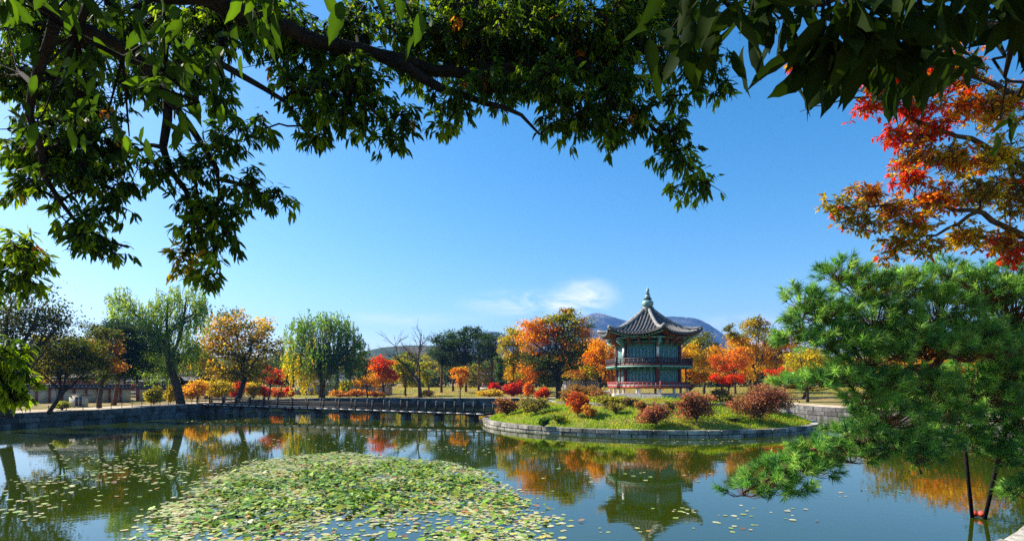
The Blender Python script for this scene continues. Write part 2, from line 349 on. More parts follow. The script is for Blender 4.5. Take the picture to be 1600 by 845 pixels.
# ------------------------------------------------------------------ the pavilion
PX, PY = P(1012, 600, 50.8)[:2]; A0 = math.radians(-86.9)
pav = thing('pavilion', 'two-storey hexagonal timber pavilion with curved tiled roof and verdigris finial', 'pavilion', (PX, PY, 2.2))
def hv(r, k, z): a = A0 + math.radians(60) * k; return np.array([PX + r * math.cos(a), PY + r * math.sin(a), z])
def hexpoly(r): return [hv(r, k, 0)[:2] for k in range(6)]
def face_frame(k):                               # face between vertex k and k+1: centre direction n, tangent t
    a = A0 + math.radians(60) * k + math.radians(30)
    return np.array([math.cos(a), math.sin(a), 0]), np.array([-math.sin(a), math.cos(a), 0])
CEN = np.array([PX, PY, 0])
# podium
pod = MB(); pod.prism(hexpoly(3.8), 1.9, 2.53); podo = pod.part('podium', M['granite'], pav)
for k in range(6):
    nn, tt = face_frame(k); R = 3.95; side = R
    for z0, z1 in ((1.95, 2.25), (2.25, 2.56)):
        u = -side / 2
        while u < side / 2 - .1:
            L = min(random.uniform(.7, 1.3), side / 2 - u)
            c = CEN + nn * (R * .866 - .14) + tt * (u + L / 2); block(pav, (c[0], c[1], (z0 + z1) / 2), (L - .012, .3, z1 - z0 - .01), math.atan2(tt[1], tt[0]), BLKG, under=podo); u += L
# steps at the left face (face index 4 looks left)
nn, tt = face_frame(4)
st = MB(); st.box(CEN + nn * 3.6 + np.array([0, 0, 2.0]), (.4, 1.2, .3), rz=math.atan2(nn[1], nn[0])); sto = st.part('staircase', M['granite'], pav)
for i in range(4):
    for s_ in (-1, 1):
        c = CEN + nn * (3.75 + .33 * i) + tt * (.42 * s_ ); block(pav, (c[0], c[1], 2.78 - .21 * i - .2), (.36, .83, .42), math.atan2(nn[1], nn[0]), BLKG, name='step', under=sto)
# stilts under the lower deck
for k in range(6):
    a = hv(3.42, k, 0); b = hv(3.42, (k + 1) % 6, 0)
    for f in (0, .5):
        c = a + (b - a) * f; s_ = MB(); s_.lathe([(.12, 2.5), (.115, 3.06)], 10, (c[0], c[1], 0)); s_.part('stilt', M['granite'], pav, smooth=True)
dk = MB(); dk.prism(hexpoly(3.5), 3.04, 3.22); dk.part('lower_deck', M['redrail'], pav)
def railing(name, R, z0, h, mats, npost, k, rows):
    nn, tt = face_frame(k); a = hv(R, k, 0); b = hv(R, (k + 1) % 6, 0); d = (b - a) / np.linalg.norm(b - a)
    e = MB(); e.bar(a + [0, 0, z0 + h - .04], b + [0, 0, z0 + h - .04], .09, .08); ro = e.part(name, mats[0], pav)
    for rz, rh, mt in rows:
        e = MB(); e.bar(a + d * .05 + [0, 0, z0 + rz], b - d * .05 + [0, 0, z0 + rz], .06, rh); e.part('rail', mt, pav, under=ro)
    pm = MB(); pm.box((0, 0, 0), (.07, .085, h)); pme = pm.mesh('baluster', mats[1])
    for i in range(npost + 1):
        p = a + (b - a) * (i / npost); o = obj('baluster', pme, ro, Vector((p[0], p[1], z0 + h / 2 - .005)) - pav.location); o.rotation_euler.z = math.atan2(tt[1], tt[0])
        if i in (0,): o.scale = (1.5, 1.5, 1.25)
for k in range(6):
    railing('lower_railing', 3.6, 3.06, .52, (M['redrail'], M['redrail']), 10, k, [(.10, .22, M['redrail']), (.32, .05, M['redrail']), (.25, .06, M['lattice'])])
    railing('balcony_railing', 3.78, 4.92, .66, (M['darkwood'], M['darkwood']), 10, k, [(.10, .18, M['maroon']), (.27, .05, M['darkwood']), (.44, .05, M['darkwood'])])
bl = MB(); bl.prism(hexpoly(3.7), 4.86, 5.0); bl.part('balcony_floor', M['darkwood'], pav)
for k in range(6):
    a = hv(3.80, k, 4.89); b = hv(3.80, (k + 1) % 6, 4.89)
    e = MB(); e.bar(a, b, .07, .12); fo = e.part('balcony_fascia', M['palegreen'], pav)
    for i in range(7):                            # small scalloped corbels under the balcony edge
        p = a + (b - a) * ((i + .5) / 7); n_ = face_frame(k)[0]
        e = MB(); e.box(p - n_ * .35 + [0, 0, -.13], (.7, .09, .13), rz=math.atan2(n_[1], n_[0])); e.part('corbel', M['green'], pav, under=fo)
# columns, two storeys
for k in range(6):
    c = hv(2.75, k, 0); e = MB(); e.lathe([(.16, 3.2), (.15, 5.0), (.14, 7.1)], 12, (c[0], c[1], 0)); co = e.part('column', M['maroon'], pav, smooth=True)
    e = MB(); o_ = hv(3.28, k, 0); e.lathe([(.07, 3.2), (.07, 4.86)], 8, (o_[0], o_[1], 0)); e.part('veranda_post', M['maroon'], pav, smooth=True)
    n_ = (c - CEN) / np.linalg.norm((c - CEN)[:2]); n_[2] = 0
    e = MB(); e.box(c + n_ * .18 + [0, 0, 6.15], (.03, .22, .85), rz=math.atan2(n_[1], n_[0])); e.part('plaque', M['white'], pav, under=co)
# doors: four leaves a side and storey, with lattice
def door_meshes(w, h):
    f = MB()
    f.box((0, 0, 0), (w - .01, .03, h)); panel = f.mesh('door_panel', M['teal'])
    g = MB(); bw = .026
    for sx in (-1, 1): g.box((sx * (w / 2 - .045), .024, 0), (.035, .026, h - .04))
    for z in (-h / 2 + .04, -h / 2 + .22, h / 2 - .04, h / 2 - .12): g.box((0, .024, z), (w - .09, .024, .03))
    z0, z1 = -h / 2 + .24, h / 2 - .13; m = 3; hh = (z1 - z0) / m; hw = w / 2 - .08
    for i in range(m):
        zc = z0 + hh * (i + .5)
        pts = [(0, hh / 2), (hw, hh / 5), (hw, -hh / 5), (0, -hh / 2), (-hw, -hh / 5), (-hw, hh / 5)]
        for j in range(6):
            a, b = pts[j], pts[(j + 1) % 6]; g.bar((a[0], .026, zc + a[1]), (b[0], .026, zc + b[1]), .02, bw)
        s_ = .55
        for j in range(4):
            dm = [(0, hh / 2 * s_), (hw * s_, 0), (0, -hh / 2 * s_), (-hw * s_, 0)]; a, b = dm[j], dm[(j + 1) % 4]
            g.bar((a[0], .027, zc + a[1]), (b[0], .027, zc + b[1]), .02, bw)
        g.box((0, .026, zc), (.05, .02, .07))
    return panel, g.mesh('lattice', M['lattice'])
for (z0, z1) in ((3.42, 4.62), (5.10, 6.62)):
    side = 2.75 - .36; w = side / 4; pm, lm = door_meshes(w, z1 - z0)
    for k in range(6):
        nn, tt = face_frame(k); rz = math.atan2(nn[1], nn[0]) - math.pi / 2
        for i in range(4):
            c = CEN + nn * (2.75 * .866 - .05) + tt * (-side / 2 + w * (i + .5)); c[2] = (z0 + z1) / 2
            o = obj('door_panel', pm, pav, Vector(c) - pav.location); o.rotation_euler.z = rz
            l = obj('lattice', lm, o)
        for zz, hgt, mt in ((z1 + .09, .18, M['green']), (z0 - .09, .18, M['maroon']), (z1 + .22, .08, M['orangewood'])):
            a = CEN + nn * (2.75 * .866) - tt * side / 2; b = CEN + nn * (2.75 * .866) + tt * side / 2
            e = MB(); e.bar(a + [0, 0, zz], b + [0, 0, zz], .14, hgt - .006); e.part('lintel', mt, pav)
core = MB(); core.prism(hexpoly(2.55), 3.22, 7.3); core.part('inner_wall', M['darkwood'], pav)
# brackets and eave beams
for k in range(6):
    a = hv(2.78, k, 7.0); b = hv(2.78, (k + 1) % 6, 7.0); e = MB(); e.bar(a, b, .22, .24); e.part('eave_beam', M['green'], pav)
    a = hv(3.3, k, 7.32); b = hv(3.3, (k + 1) % 6, 7.32); e = MB(); e.bar(a, b, .16, .16); e.part('purlin', M['palegreen'], pav)
    for f in (0, .25, .5, .75):
        p = hv(2.78, k, 0) + (hv(2.78, (k + 1) % 6, 0) - hv(2.78, k, 0)) * f; n_ = p - CEN; n_[2] = 0; L = np.linalg.norm(n_); n_ /= L
        e = MB(); rz = math.atan2(n_[1], n_[0])
        for i, (ln, z) in enumerate(((.35, 6.80), (.62, 6.98), (.85, 7.16))): e.box(p + n_ * ln / 2 + [0, 0, z], (ln, .12, .13), rz=rz)
        e.box(p + n_ * .72 + [0, 0, 7.27], (.2, .3, .1), rz=rz)
        if f == 0: e.bar(p + n_ * .1 + [0, 0, 6.5], p + n_ * .9 + [0, 0, 7.1], .1, .12)
        e.part('bracket', M['palegreen'] if f == 0 else M['orangewood'], pav)
# roof
SE, TAN = 4.42 * math.cos(math.radians(30)), math.tan(math.radians(30))
def roof_z(s, u):
    q_ = np.clip((s - .3) / (SE - .3), 0, 1); lift = (np.abs(u) / (SE * TAN)) ** 2.4 * q_ ** 2
    return 7.62 + 2.3 * (1 - q_) ** 1.55 + .50 * lift
def roof_pt(k, s, u, dz=0.0):
    nn, tt = face_frame(k); ext = 1 + .05 * (abs(u) / (SE * TAN)) ** 3 * (s / SE)
    p = CEN + nn * s * ext + tt * u * ext; p[2] = roof_z(s, u) + dz; return p
V = []; q = []; ns, nu = 12, 12
for k in range(6):
    b0 = len(V)
    for dz in (0, -.16):
        for i in range(ns + 1):
            s = .12 + (SE - .12) * i / ns
            for j in range(nu + 1): V.append(roof_pt(k, s, s * TAN * (2 * j / nu - 1), dz))
    m = (ns + 1) * (nu + 1)
    for i in range(ns):
        for j in range(nu):
            a = b0 + i * (nu + 1) + j; q.append([a, a + nu + 1, a + nu + 2, a + 1]); a += m; q.append([a, a + 1, a + nu + 2, a + nu + 1])
    for j in range(nu): a = b0 + ns * (nu + 1) + j; q.append([a, a + m, a + m + 1, a + 1])
roof = obj('roof', mesh_np('roof', np.array(V) - np.array(pav.location), [q], M['tile'], smooth=False), pav)
for k in range(6):
    rows = 15; half = SE * TAN
    for i in range(rows):
        u = -half + (i + .5) * 2 * half / rows; s0 = max(abs(u) / TAN + .06, .4)
        if SE - s0 < .15: continue
        pts = [roof_pt(k, s, u, .03) for s in np.linspace(s0, SE + .03, 9)]
        e = MB(); e.tube(pts, .075, 7); e.part('tile_row', M['tilerow'], pav, smooth=True, under=roof)
    pts = [roof_pt(k, s, s * TAN, .10) for s in np.linspace(.3, SE * 1.0, 12)]
    e = MB(); e.tube(pts, np.r_[np.full(11, .15), .13], 8); e.part('hip_ridge', M['ridge'], pav, smooth=True, under=roof)
    e = MB()                                     # drip tiles along the eave
    e.tube([roof_pt(k, SE + .02, u, -.08) for u in np.linspace(-half, half, 15)], .06, 6); e.part('drip_edge', M['tile'], pav, smooth=True, under=roof)
    e = MB()
    for i in range(17):                          # round rafters under the eave
        u = -half * .93 + i * 2 * half * .93 / 16; s1 = SE - .12
        a = roof_pt(k, s1, u, -.26); nn, tt = face_frame(k); b = CEN + nn * 2.35 + tt * u * .55; b[2] = 7.55
        e.tube([a, b], .055, 6)
    ro = e.part('rafter_row', M['palegreen'] if k % 2 else M['orangewood'], pav, under=roof); ro['kind'] = 'stuff'
fin = MB(); fz = 9.8
fin.lathe([(.62, fz - .15), (.60, fz + .12), (.50, fz + .18), (.55, fz + .34), (.40, fz + .40)], 18, (PX, PY, 0)); fo = fin.part('finial', M['patinadark'], pav, smooth=True)
for nm, mt, pr in (('finial_bowl', 'patina', [(.36, .38), (.48, .52), (.52, .72), (.46, .88), (.30, .98), (.22, 1.02)]),
                   ('finial_collar', 'patinadark', [(.22, 1.0), (.36, 1.06), (.37, 1.14), (.24, 1.2)]),
                   ('finial_bulb', 'patina', [(.2, 1.18), (.25, 1.3), (.20, 1.42), (.10, 1.5)]),
                   ('finial_neck', 'patinadark', [(.10, 1.48), (.2, 1.52), (.2, 1.57), (.08, 1.62)]),
                   ('finial_tip', 'patina', [(.07, 1.6), (.14, 1.74), (.15, 1.85), (.08, 1.98), (.03, 2.12), (.001, 2.2)])):
    e = MB(); e.lathe([(a, b + fz) for a, b in pr], 16, (PX, PY, 0)); e.part(nm, M[mt], pav, smooth=True, under=fo)

# ------------------------------------------------------------------ the footbridge
BA, BB = np.array([-35.3, 66.0, 1.17]), np.array([-2.0, 51.9, .78])
br = thing('footbridge', 'long low dark timber footbridge on stone piers, left of the island', 'bridge', (*((BA + BB) / 2)[:2], 0))
bd = BB - BA; BL = np.linalg.norm(bd); bd /= BL; bn = np.array([bd[1], -bd[0], 0]); bn /= np.linalg.norm(bn)   # towards the camera side
if bn[1] > 0: bn = -bn
def BP(u, side, z): p = BA + bd * u + bn * side; p[2] += z; return p
BW = .95
npl = 60; plm = MB(); plm.box((0, 0, 0), (BL / npl - .02, BW * 2, .07)); plme = plm.mesh('deck_plank', M['rail'])
for i in range(npl):
    o = obj('deck_plank', plme, br, Vector(BP((i + .5) * BL / npl, 0, -.03)) - br.location); o.rotation_euler.z = math.atan2(bd[1], bd[0])
for sd in (-1, 1):
    for z, w, h in ((.56, .09, .09), (.36, .05, .06), (.07, .10, .10)):
        e = MB(); e.bar(BP(0, sd * BW, z), BP(BL, sd * BW, z), w, h); e.part('rail', M['rail'], br)
    e = MB(); e.bar(BP(0, sd * (BW - .18), -.14), BP(BL, sd * (BW - .18), -.14), .2, .14); e.part('girder', M['rail'], br)
    nseg = 36; fm = MB(); fm.box((0, 0, 0), (BL / nseg - .16, .05, .10)); fme = fm.mesh('fascia_board', M['fascia'])
    jm = MB(); jm.box((0, 0, 0), (.13, .34, .2)); jme = jm.mesh('joist_end', M['rail'])
    for i in range(nseg):
        o = obj('fascia_board', fme, br, Vector(BP((i + .5) * BL / nseg, sd * (BW + .09), -.05)) - br.location); o.rotation_euler = (0, -math.asin(bd[2]), math.atan2(bd[1], bd[0]))
        o = obj('joist_end', jme, br, Vector(BP((i) * BL / nseg + .05, sd * (BW + .02), -.10)) - br.location); o.rotation_euler.z = math.atan2(bd[1], bd[0])
    pm = MB(); pm.box((0, 0, .36), (.13, .13, .82)); pm.box((0, 0, .70), (.18, .18, .06)); pme = pm.mesh('post', M['rail'])
    cm_ = MB(); cm_.lathe([(.05, .77), (.09, .82), (.09, .87), (.04, .92), (.001, .93)], 8); cme = cm_.mesh('post_cap', M['pier'])
    for i in range(19):
        o = obj('post', pme, br, Vector(BP(.1 + i * (BL - .2) / 18, sd * BW, 0)) - br.location); o.rotation_euler.z = math.atan2(bd[1], bd[0]); obj('post_cap', cme, o)
pmm = MB(); pmm.lathe([(.34, -.6), (.31, .6), (.30, 1.0)], 8); pmm2 = MB(); pmm2.box((0, 0, .1), (.40, .40, 1.3)); ppm = pmm2.mesh('pier', M['pier'])
cap = MB(); cap.box((0, 0, 0), (.36, 1.9, .12)); capm = cap.mesh('pier_cap', M['rail'])
for i in range(10):
    u = 1.8 + i * (BL - 3.4) / 9
    zt = BP(u, 0, -.33)[2]
    co = obj('pier_cap', capm, br, Vector(BP(u, 0, -.27)) - br.location); co.rotation_euler.z = math.atan2(bd[1], bd[0])
    for sd in (-1, 1):
        p = BP(u, sd * .42, 0); o = obj('pier', ppm, br, Vector((p[0], p[1], zt - .75)) - br.location); o.rotation_euler.z = math.atan2(bd[1], bd[0])

# ------------------------------------------------------------------ foliage tools
def jitter(c, n, s=.18, v=.25):
    c = np.asarray(c, float); out = np.repeat(c[None], n, 0) * (1 + rng.normal(0, v, (n, 1)).clip(-.6, .8)); out *= 1 + rng.normal(0, s, (n, 3)); return out.clip(.002, .9)
def rand_sphere(n, power=.5):
    v = nrm(rng.normal(size=(n, 3))); return v * (rng.random((n, 1)) ** power)
def quads(C, size, aspect=.55, up=.4, droop=0.0):
    n = len(C); size = np.broadcast_to(size, (n,)) * rng.uniform(.65, 1.35, n)
    nn = nrm(rng.normal(size=(n, 3)) + np.array([0, 0, up])); t = nrm(np.cross(nn, rng.normal(size=(n, 3)))); t[:, 2] -= droop; t = nrm(t); b = nrm(np.cross(nn, t))
    h = (size / 2)[:, None]
    V = np.stack([C - t * h, C + b * h * aspect - t * h * .1, C + t * h, C - b * h * aspect - t * h * .1], 1).reshape(-1, 3)
    return V, np.arange(n * 4).reshape(-1, 4)
LT = np.array([[0, 0, 0], [0, .35, .0], [0, .72, -.05], [0, 1, -.16], [-.15, .36, .045], [.15, .36, .045], [-.105, .72, -.02], [.105, .72, -.02]], float)
LF = np.array([[0, 1, 4], [0, 5, 1], [1, 2, 6], [1, 6, 4], [1, 5, 7], [1, 7, 2], [2, 3, 6], [2, 7, 3]])
def frames(D, up=None, roll=.5):                 # rotation rows: x side, y along leaf, z normal
    n = len(D); D = nrm(D); ref = np.array([0, 0, 1.0]) + rng.normal(0, roll, (n, 3)); x = nrm(np.cross(D, ref)); z = np.cross(x, D); return np.stack([x, D, z], 1)
def lance(C, D, L, roll=.5, width=1.0):
    n = len(C); R = frames(D, roll=roll); T = LT * np.array([width, 1, 1])
    V = np.einsum('vk,nkj->nvj', T, R) * np.broadcast_to(L, (n,))[:, None, None] + C[:, None]
    F = (np.arange(n) * 8)[:, None, None] + LF[None]; return V.reshape(-1, 3), F.reshape(-1, 3)
def leaf_mesh_full(seed, color, mat='bigleaf'):                 # a single broad leaf for close ones: fold, wave, serrated rim
    r_ = np.random.default_rng(seed); ts = np.array([0, .08, .2, .34, .5, .64, .78, .9, 1]); w = np.array([.004, .06, .13, .165, .165, .14, .10, .045, .0])
    V = []; F = []
    for i, (t_, ww) in enumerate(zip(ts, w)):
        zc = -.22 * t_ ** 2 + .02 * math.sin(t_ * 9 + seed); fo_ = .35 * ww
        V += [(-ww * (1 + .06 * (-1) ** i), t_ - .02 * (i % 2), zc + fo_ + r_.normal(0, .006)), (0, t_, zc), (ww * (1 + .06 * (-1) ** i), t_ - .02 * (i % 2), zc + fo_ + r_.normal(0, .006))]
    for i in range(len(ts) - 1):
        a = i * 3; F += [[a, a + 1, a + 4, a + 3], [a + 1, a + 2, a + 5, a + 4]]
    V = np.array(V); c = np.repeat(np.array(color)[None], len(V), 0); c[1::3] *= 1.25
    return mesh_np('leaf', V, [np.array(F)], M[mat], col=c, smooth=True)
def set_matrix(o, pos, R, s):
    m = Matrix(((R[0][0] * s, R[1][0] * s, R[2][0] * s, pos[0]), (R[0][1] * s, R[1][1] * s, R[2][1] * s, pos[1]), (R[0][2] * s, R[1][2] * s, R[2][2] * s, pos[2]), (0, 0, 0, 1)))
    o.matrix_basis = m
def bend(a, b, n=5, sag=0.0, wob=.06):
    a = np.asarray(a, float); b = np.asarray(b, float); t = np.linspace(0, 1, n)[:, None]; L = np.linalg.norm(b - a)
    p = a + (b - a) * t; p[:, 2] += sag * L * (4 * t * (1 - t))[:, 0]; p[1:-1] += rng.normal(0, wob * L / n * 1.5, (n - 2, 3)); return p

G, YG, YE, OR, RD, BR, DG, WL, PN = (.07, .12, .018), (.24, .25, .02), (.56, .34, .018), (.56, .19, .012), (.52, .035, .018), (.24, .085, .045), (.025, .05, .012), (.10, .15, .03), (.022, .055, .018)
def wblobs(blobs, d, squash=1.0):
    out = []
    for b in blobs:
        x, y, rx, ry = b[:4]; dd = d + (rng.uniform(-.35, .35) * rx * d / F_PX)
        c = P(x, y, dd); k = dd / F_PX; out.append((c, np.array([rx * k, rx * k * .85 * squash, ry * k]), b[4] if len(b) > 4 else None))
    return out
GROUP_T = 'autumn trees around the pond'
def tree(name, label, x, d, blobs, pal, leaf=.28, dens=2.6, trunk=.16, lean=0.0, fork=.35, cat='tree', group=None, kindv='round', bark='bark', z=None, sub=None, up=.4, aspect=.6, clump=.33, trunkpts=None, twig=.02, mixc=.35):
    X = (x - 800) / F_PX * d; z0 = ground_z(X, d) if z is None else z
    base = np.array([X, d, z0 - .05]); t = thing(name, label, cat, base, group)
    W = wblobs(blobs, d); tot = np.mean([w[0] for w in W], axis=0)
    top = base + (tot - base) * fork; top[0] += lean
    tb = MB()
    if trunkpts is None: tp = bend(base, top, 5, 0, .03)
    else: tp = np.array([P(*p_) for p_ in trunkpts]); tp[0] = base
    tb.tube(tp, np.linspace(trunk * 1.15, trunk * .75, len(tp)), 8)
    lowest = tp[-1]
    LV = []; LF_ = []; LC = []; nv = 0; ta = []; tbb = []
    for (c, R, ci) in W:
        f = rng.uniform(.55, 1.0); st_ = tp[min(len(tp) - 1, int(f * (len(tp) - 1) + .5))]
        path = bend(st_, c, 5, .06, .10); tb.tube(path, np.linspace(trunk * .5, trunk * .14, 5), 5, cap=False)
        apx = math.pi * R[0] * R[2]; la = .5 * leaf * leaf * aspect
        n = int(1.75 * dens * apx / la); ns_ = max(5, int((R[0] * R[1] * R[2]) ** (1 / 3) * 7)) if sub is None else sub
        scn = c + rand_sphere(ns_, .38) * R
        m = rng.integers(0, 5, ns_); ta.append(path[np.minimum(m, 4)]); tbb.append(scn)
        who = rng.integers(0, ns_, n); sg = clump * np.mean(R)
        pos = scn[who] + rng.normal(size=(n, 3)) * np.array([sg, sg, sg * .55])
        if kindv == 'willow':                    # leaves strung along hanging strands
            nst = max(12, n // 26); s0 = c + rand_sphere(nst, .4) * R; s0[:, 2] += R[2] * .2
            ln = rng.uniform(.5, 1.5, nst) * R[2]; who = rng.integers(0, nst, n); u = rng.random(n)
            out_ = s0 - c; out_[:, 2] = 0
            pos = s0[who] + rng.normal(0, .10, (n, 3)); pos[:, 2] -= u * ln[who]; pos[:, :2] += out_[who][:, :2] * (u * .18)[:, None]
            pos[:, 2] = np.maximum(pos[:, 2], z0 + .9)
            V, F = lance(pos, np.c_[rng.normal(0, .35, (n, 2)), np.full(n, -1.0)], leaf * rng.uniform(.7, 1.3, n), 1.0, 1.1); per = 8
        else:
            pos[:, 2] = np.maximum(pos[:, 2], z0 + .25); V, F = quads(pos, leaf, aspect, up); per = 4
        cc = pal if not isinstance(pal[0], (int, float)) else [pal]
        cc = np.array(cc, float); base_i = rng.integers(0, len(cc), ns_) if ci is None else np.full(ns_, ci)
        if ci is not None: flip = rng.random(ns_) < mixc * .5; base_i[flip] = rng.integers(0, len(cc), flip.sum())
        cl = cc[base_i]
        lc = cl[who % ns_]; sw = rng.random(n) < mixc * .6; lc[sw] = cc[rng.integers(0, len(cc), sw.sum())] if ci is None else lc[sw]
        lc = lc * (1 + rng.normal(0, .22, (n, 1)).clip(-.5, .6)) * (1 + rng.normal(0, .08, (n, 3)))
        LV.append(V); LF_.append(F + nv); nv += len(V); LC.append(np.repeat(lc.clip(.003, .9), per, 0))
    tb.twigs(np.vstack(ta), np.vstack(tbb), twig * 1.3, twig * .5)
    tb.part('trunk', M[bark], t, smooth=True)
    cr = obj('crown', mesh_np('crown', np.vstack(LV) - base, [np.vstack(LF_)], M['leaf'], col=np.vstack(LC)), t, kind='stuff')
    return t

# ---- left bank
tree('airy_tree', 'tall dark airy tree rising at the left edge of the picture', 8, 41, [(20, 470, 45, 40), (60, 480, 38, 36), (15, 530, 35, 40), (70, 520, 35, 30), (95, 505, 22, 20), (-30, 500, 45, 60), (40, 560, 40, 22)],
     [(.045, .06, .018), (.03, .045, .015), (.07, .075, .02)], leaf=.20, dens=.85, trunk=.36, fork=.45, clump=.42)
tree('maple_tree', 'small dark green maple with leaning trunk beside the white notice cabinet', 75, 45, [(70, 545, 30, 22), (100, 535, 36, 26), (130, 545, 32, 28), (105, 570, 45, 20), (145, 575, 24, 20), (62, 580, 25, 18, 2)],
     [(.06, .085, .015), (.05, .07, .015), (.26, .20, .02), (.13, .14, .02)], leaf=.17, dens=1.9, trunk=.15, lean=.9, fork=.5)
tree('maple_tree', 'maple with brownish orange leaves behind the left bank wall, next to the dark pine', 155, 53, [(165, 545, 22, 22, 0), (150, 520, 22, 20, 1), (175, 570, 22, 16, 0), (150, 585, 22, 14, 1), (178, 530, 14, 14)],
     [(.32, .14, .03), (.07, .09, .02)], leaf=.20, dens=1.7, trunk=.2, fork=.55)
tree('pine_tree', 'dark pine with layered pads between the orange maple and the tall willow', 178, 60, [(165, 510, 26, 10), (200, 518, 30, 10), (180, 532, 36, 10), (205, 545, 30, 11), (180, 560, 36, 10), (215, 570, 24, 9), (190, 582, 30, 9)],
     [(.018, .045, .016), (.012, .03, .012)], leaf=.26, dens=3.0, trunk=.2, fork=.8, bark='pinebark', aspect=.35, clump=.4)
tree('willow_tree', 'tall green willow with thick forked leaning trunk on the left bank', 283, 64, [(190, 468, 26, 22), (210, 490, 38, 26), (240, 505, 42, 34), (262, 470, 26, 22), (292, 462, 28, 20), (315, 478, 18, 16), (262, 540, 44, 30), (225, 540, 36, 28), (300, 500, 26, 24), (295, 550, 26, 24), (250, 575, 34, 16)],
     [(.21, .33, .05), (.13, .23, .04), (.29, .39, .09)], leaf=.26, dens=2.0, trunk=.42, kindv='willow', trunkpts=[(283, 622, 64), (276, 600, 64), (268, 578, 64), (262, 550, 64), (258, 525, 64)], twig=.04)
tree('autumn_tree', 'broad orange and olive tree with bent trunk at the bridge\'s left end', 370, 70, [(365, 500, 36, 20, 0), (340, 520, 34, 22, 0), (395, 515, 34, 22, 0), (330, 550, 36, 22, 1), (370, 545, 44, 26, 1), (412, 545, 30, 20, 1), (345, 580, 44, 18, 1), (395, 578, 36, 18, 1), (310, 565, 18, 16, 0), (415, 520, 18, 14, 2)],
     [(.46, .28, .03), (.20, .17, .02), (.46, .36, .06), (.10, .12, .02)], leaf=.30, dens=1.3, clump=.27, trunk=.30, trunkpts=[(370, 626, 70), (378, 606, 70), (384, 588, 70), (378, 560, 70)], mixc=.6)
tree('maple_tree', 'small red maple just right of the orange tree at the bridge end', 419, 78, [(428, 583, 15, 8), (422, 594, 16, 7), (434, 597, 8, 6), (416, 578, 9, 7)], [(.50, .04, .02), (.42, .07, .03)], leaf=.26, dens=2.2, trunk=.12, fork=.75)
tree('willow_tree', 'big round weeping willow standing behind the footbridge', 503, 90, [(480, 505, 28, 20, 0), (515, 500, 26, 18, 0), (540, 510, 20, 20, 0), (468, 530, 26, 30, 0), (505, 530, 36, 34, 1), (545, 535, 26, 30, 1), (562, 535, 14, 14, 0), (465, 565, 24, 30, 2), (490, 575, 24, 26, 2), (530, 570, 34, 26, 1), (495, 555, 44, 26, 1), (555, 563, 16, 20, 1), (452, 545, 10, 20, 0)],
     [(.17, .29, .04), (.09, .17, .03), (.52, .42, .02)], leaf=.36, dens=1.9, trunk=.48, kindv='willow', fork=.5, twig=.05, mixc=.2)
tree('yellow_tree', 'small bright yellow tree between the weeping willow and the red-orange tree', 574, 92, [(572, 592, 15, 8), (564, 596, 12, 6), (582, 597, 10, 6)], [(.60, .36, .02), (.55, .28, .02)], leaf=.3, dens=2.4, trunk=.13, fork=.8)
tree('maple_tree', 'red and orange maple right of the weeping willow', 600, 94, [(594, 566, 15, 12, 0), (606, 572, 12, 10, 0), (590, 582, 15, 10, 1), (602, 592, 18, 10, 2), (585, 596, 12, 7, 2), (613, 585, 9, 9, 0)], [(.52, .05, .02), (.56, .16, .015), (.58, .30, .02)], leaf=.3, dens=2.4, trunk=.16, fork=.75)
tree('ginkgo_tree', 'olive yellow tree between the red maple and the bare tree', 634, 98, [(626, 570, 14, 12), (640, 575, 16, 12), (632, 588, 18, 12), (645, 595, 12, 8), (620, 585, 8, 8)], [(.28, .27, .02), (.20, .22, .02)], leaf=.34, dens=2.3, trunk=.18, fork=.7)
tree('ginkgo_tree', 'slim olive tree just behind the bare tree, left of the pine grove', 672, 100, [(664, 572, 12, 14), (668, 590, 10, 12)], [(.25, .26, .03), (.3, .27, .03)], leaf=.34, dens=2.0, trunk=.14, fork=.7)
# pine grove
for i, (px, pd, bl_, lab) in enumerate((
    (690, 112, [(682, 530, 16, 7), (695, 540, 22, 8), (688, 553, 22, 9), (700, 566, 20, 8)], 'dark pine at the left edge of the pine grove'),
    (708, 116, [(705, 522, 18, 7), (712, 535, 24, 9), (702, 548, 22, 10), (715, 562, 22, 9)], 'second dark pine from the left in the grove, behind the small golden tree'),
    (728, 113, [(724, 516, 12, 6), (730, 527, 22, 8), (726, 542, 26, 10), (732, 558, 22, 9)], 'middle dark pine of the grove, its crown rising highest'),
    (748, 118, [(742, 515, 13, 6), (752, 524, 20, 8), (748, 540, 24, 10), (755, 555, 18, 9)], 'fourth dark pine from the left in the grove'),
    (768, 110, [(770, 527, 16, 7), (764, 540, 20, 8), (772, 553, 16, 7)], 'thin dark pine at the right edge of the grove, beside the yellow ginkgo'))):
    tree('pine_tree', lab, px, pd, bl_, [(.03, .065, .018), (.016, .04, .014), (.05, .085, .02)], leaf=.45, dens=2.6, trunk=.22, fork=.85, bark='pinebark', aspect=.4, clump=.36, up=1.4, group='dark pines of the far grove')
tree('autumn_tree', 'small golden vase-shaped tree in front of the pine grove', 719, 88, [(711, 580, 9, 8), (722, 578, 9, 7), (717, 590, 12, 9), (730, 582, 6, 6), (718, 600, 6, 5)], [(.60, .30, .02), (.58, .22, .02)], leaf=.26, dens=2.6, trunk=.09, fork=.45)
tree('ginkgo_tree', 'rounded yellow-green ginkgo left of the big orange tree', 800, 100, [(802, 528, 17, 15, 0), (795, 548, 14, 16, 0), (805, 565, 14, 14, 0), (800, 585, 14, 12, 1), (812, 540, 10, 16, 0)], [(.34, .30, .025), (.55, .36, .02)], leaf=.34, dens=2.8, trunk=.22, fork=.6)
tree('evergreen_tree', 'narrow dark green conifer left of the yellow ginkgo', 782, 98, [(780, 565, 7, 12), (781, 582, 9, 14), (781, 598, 8, 8)], [(.045, .09, .025)], leaf=.3, dens=2.6, trunk=.12, fork=.6)
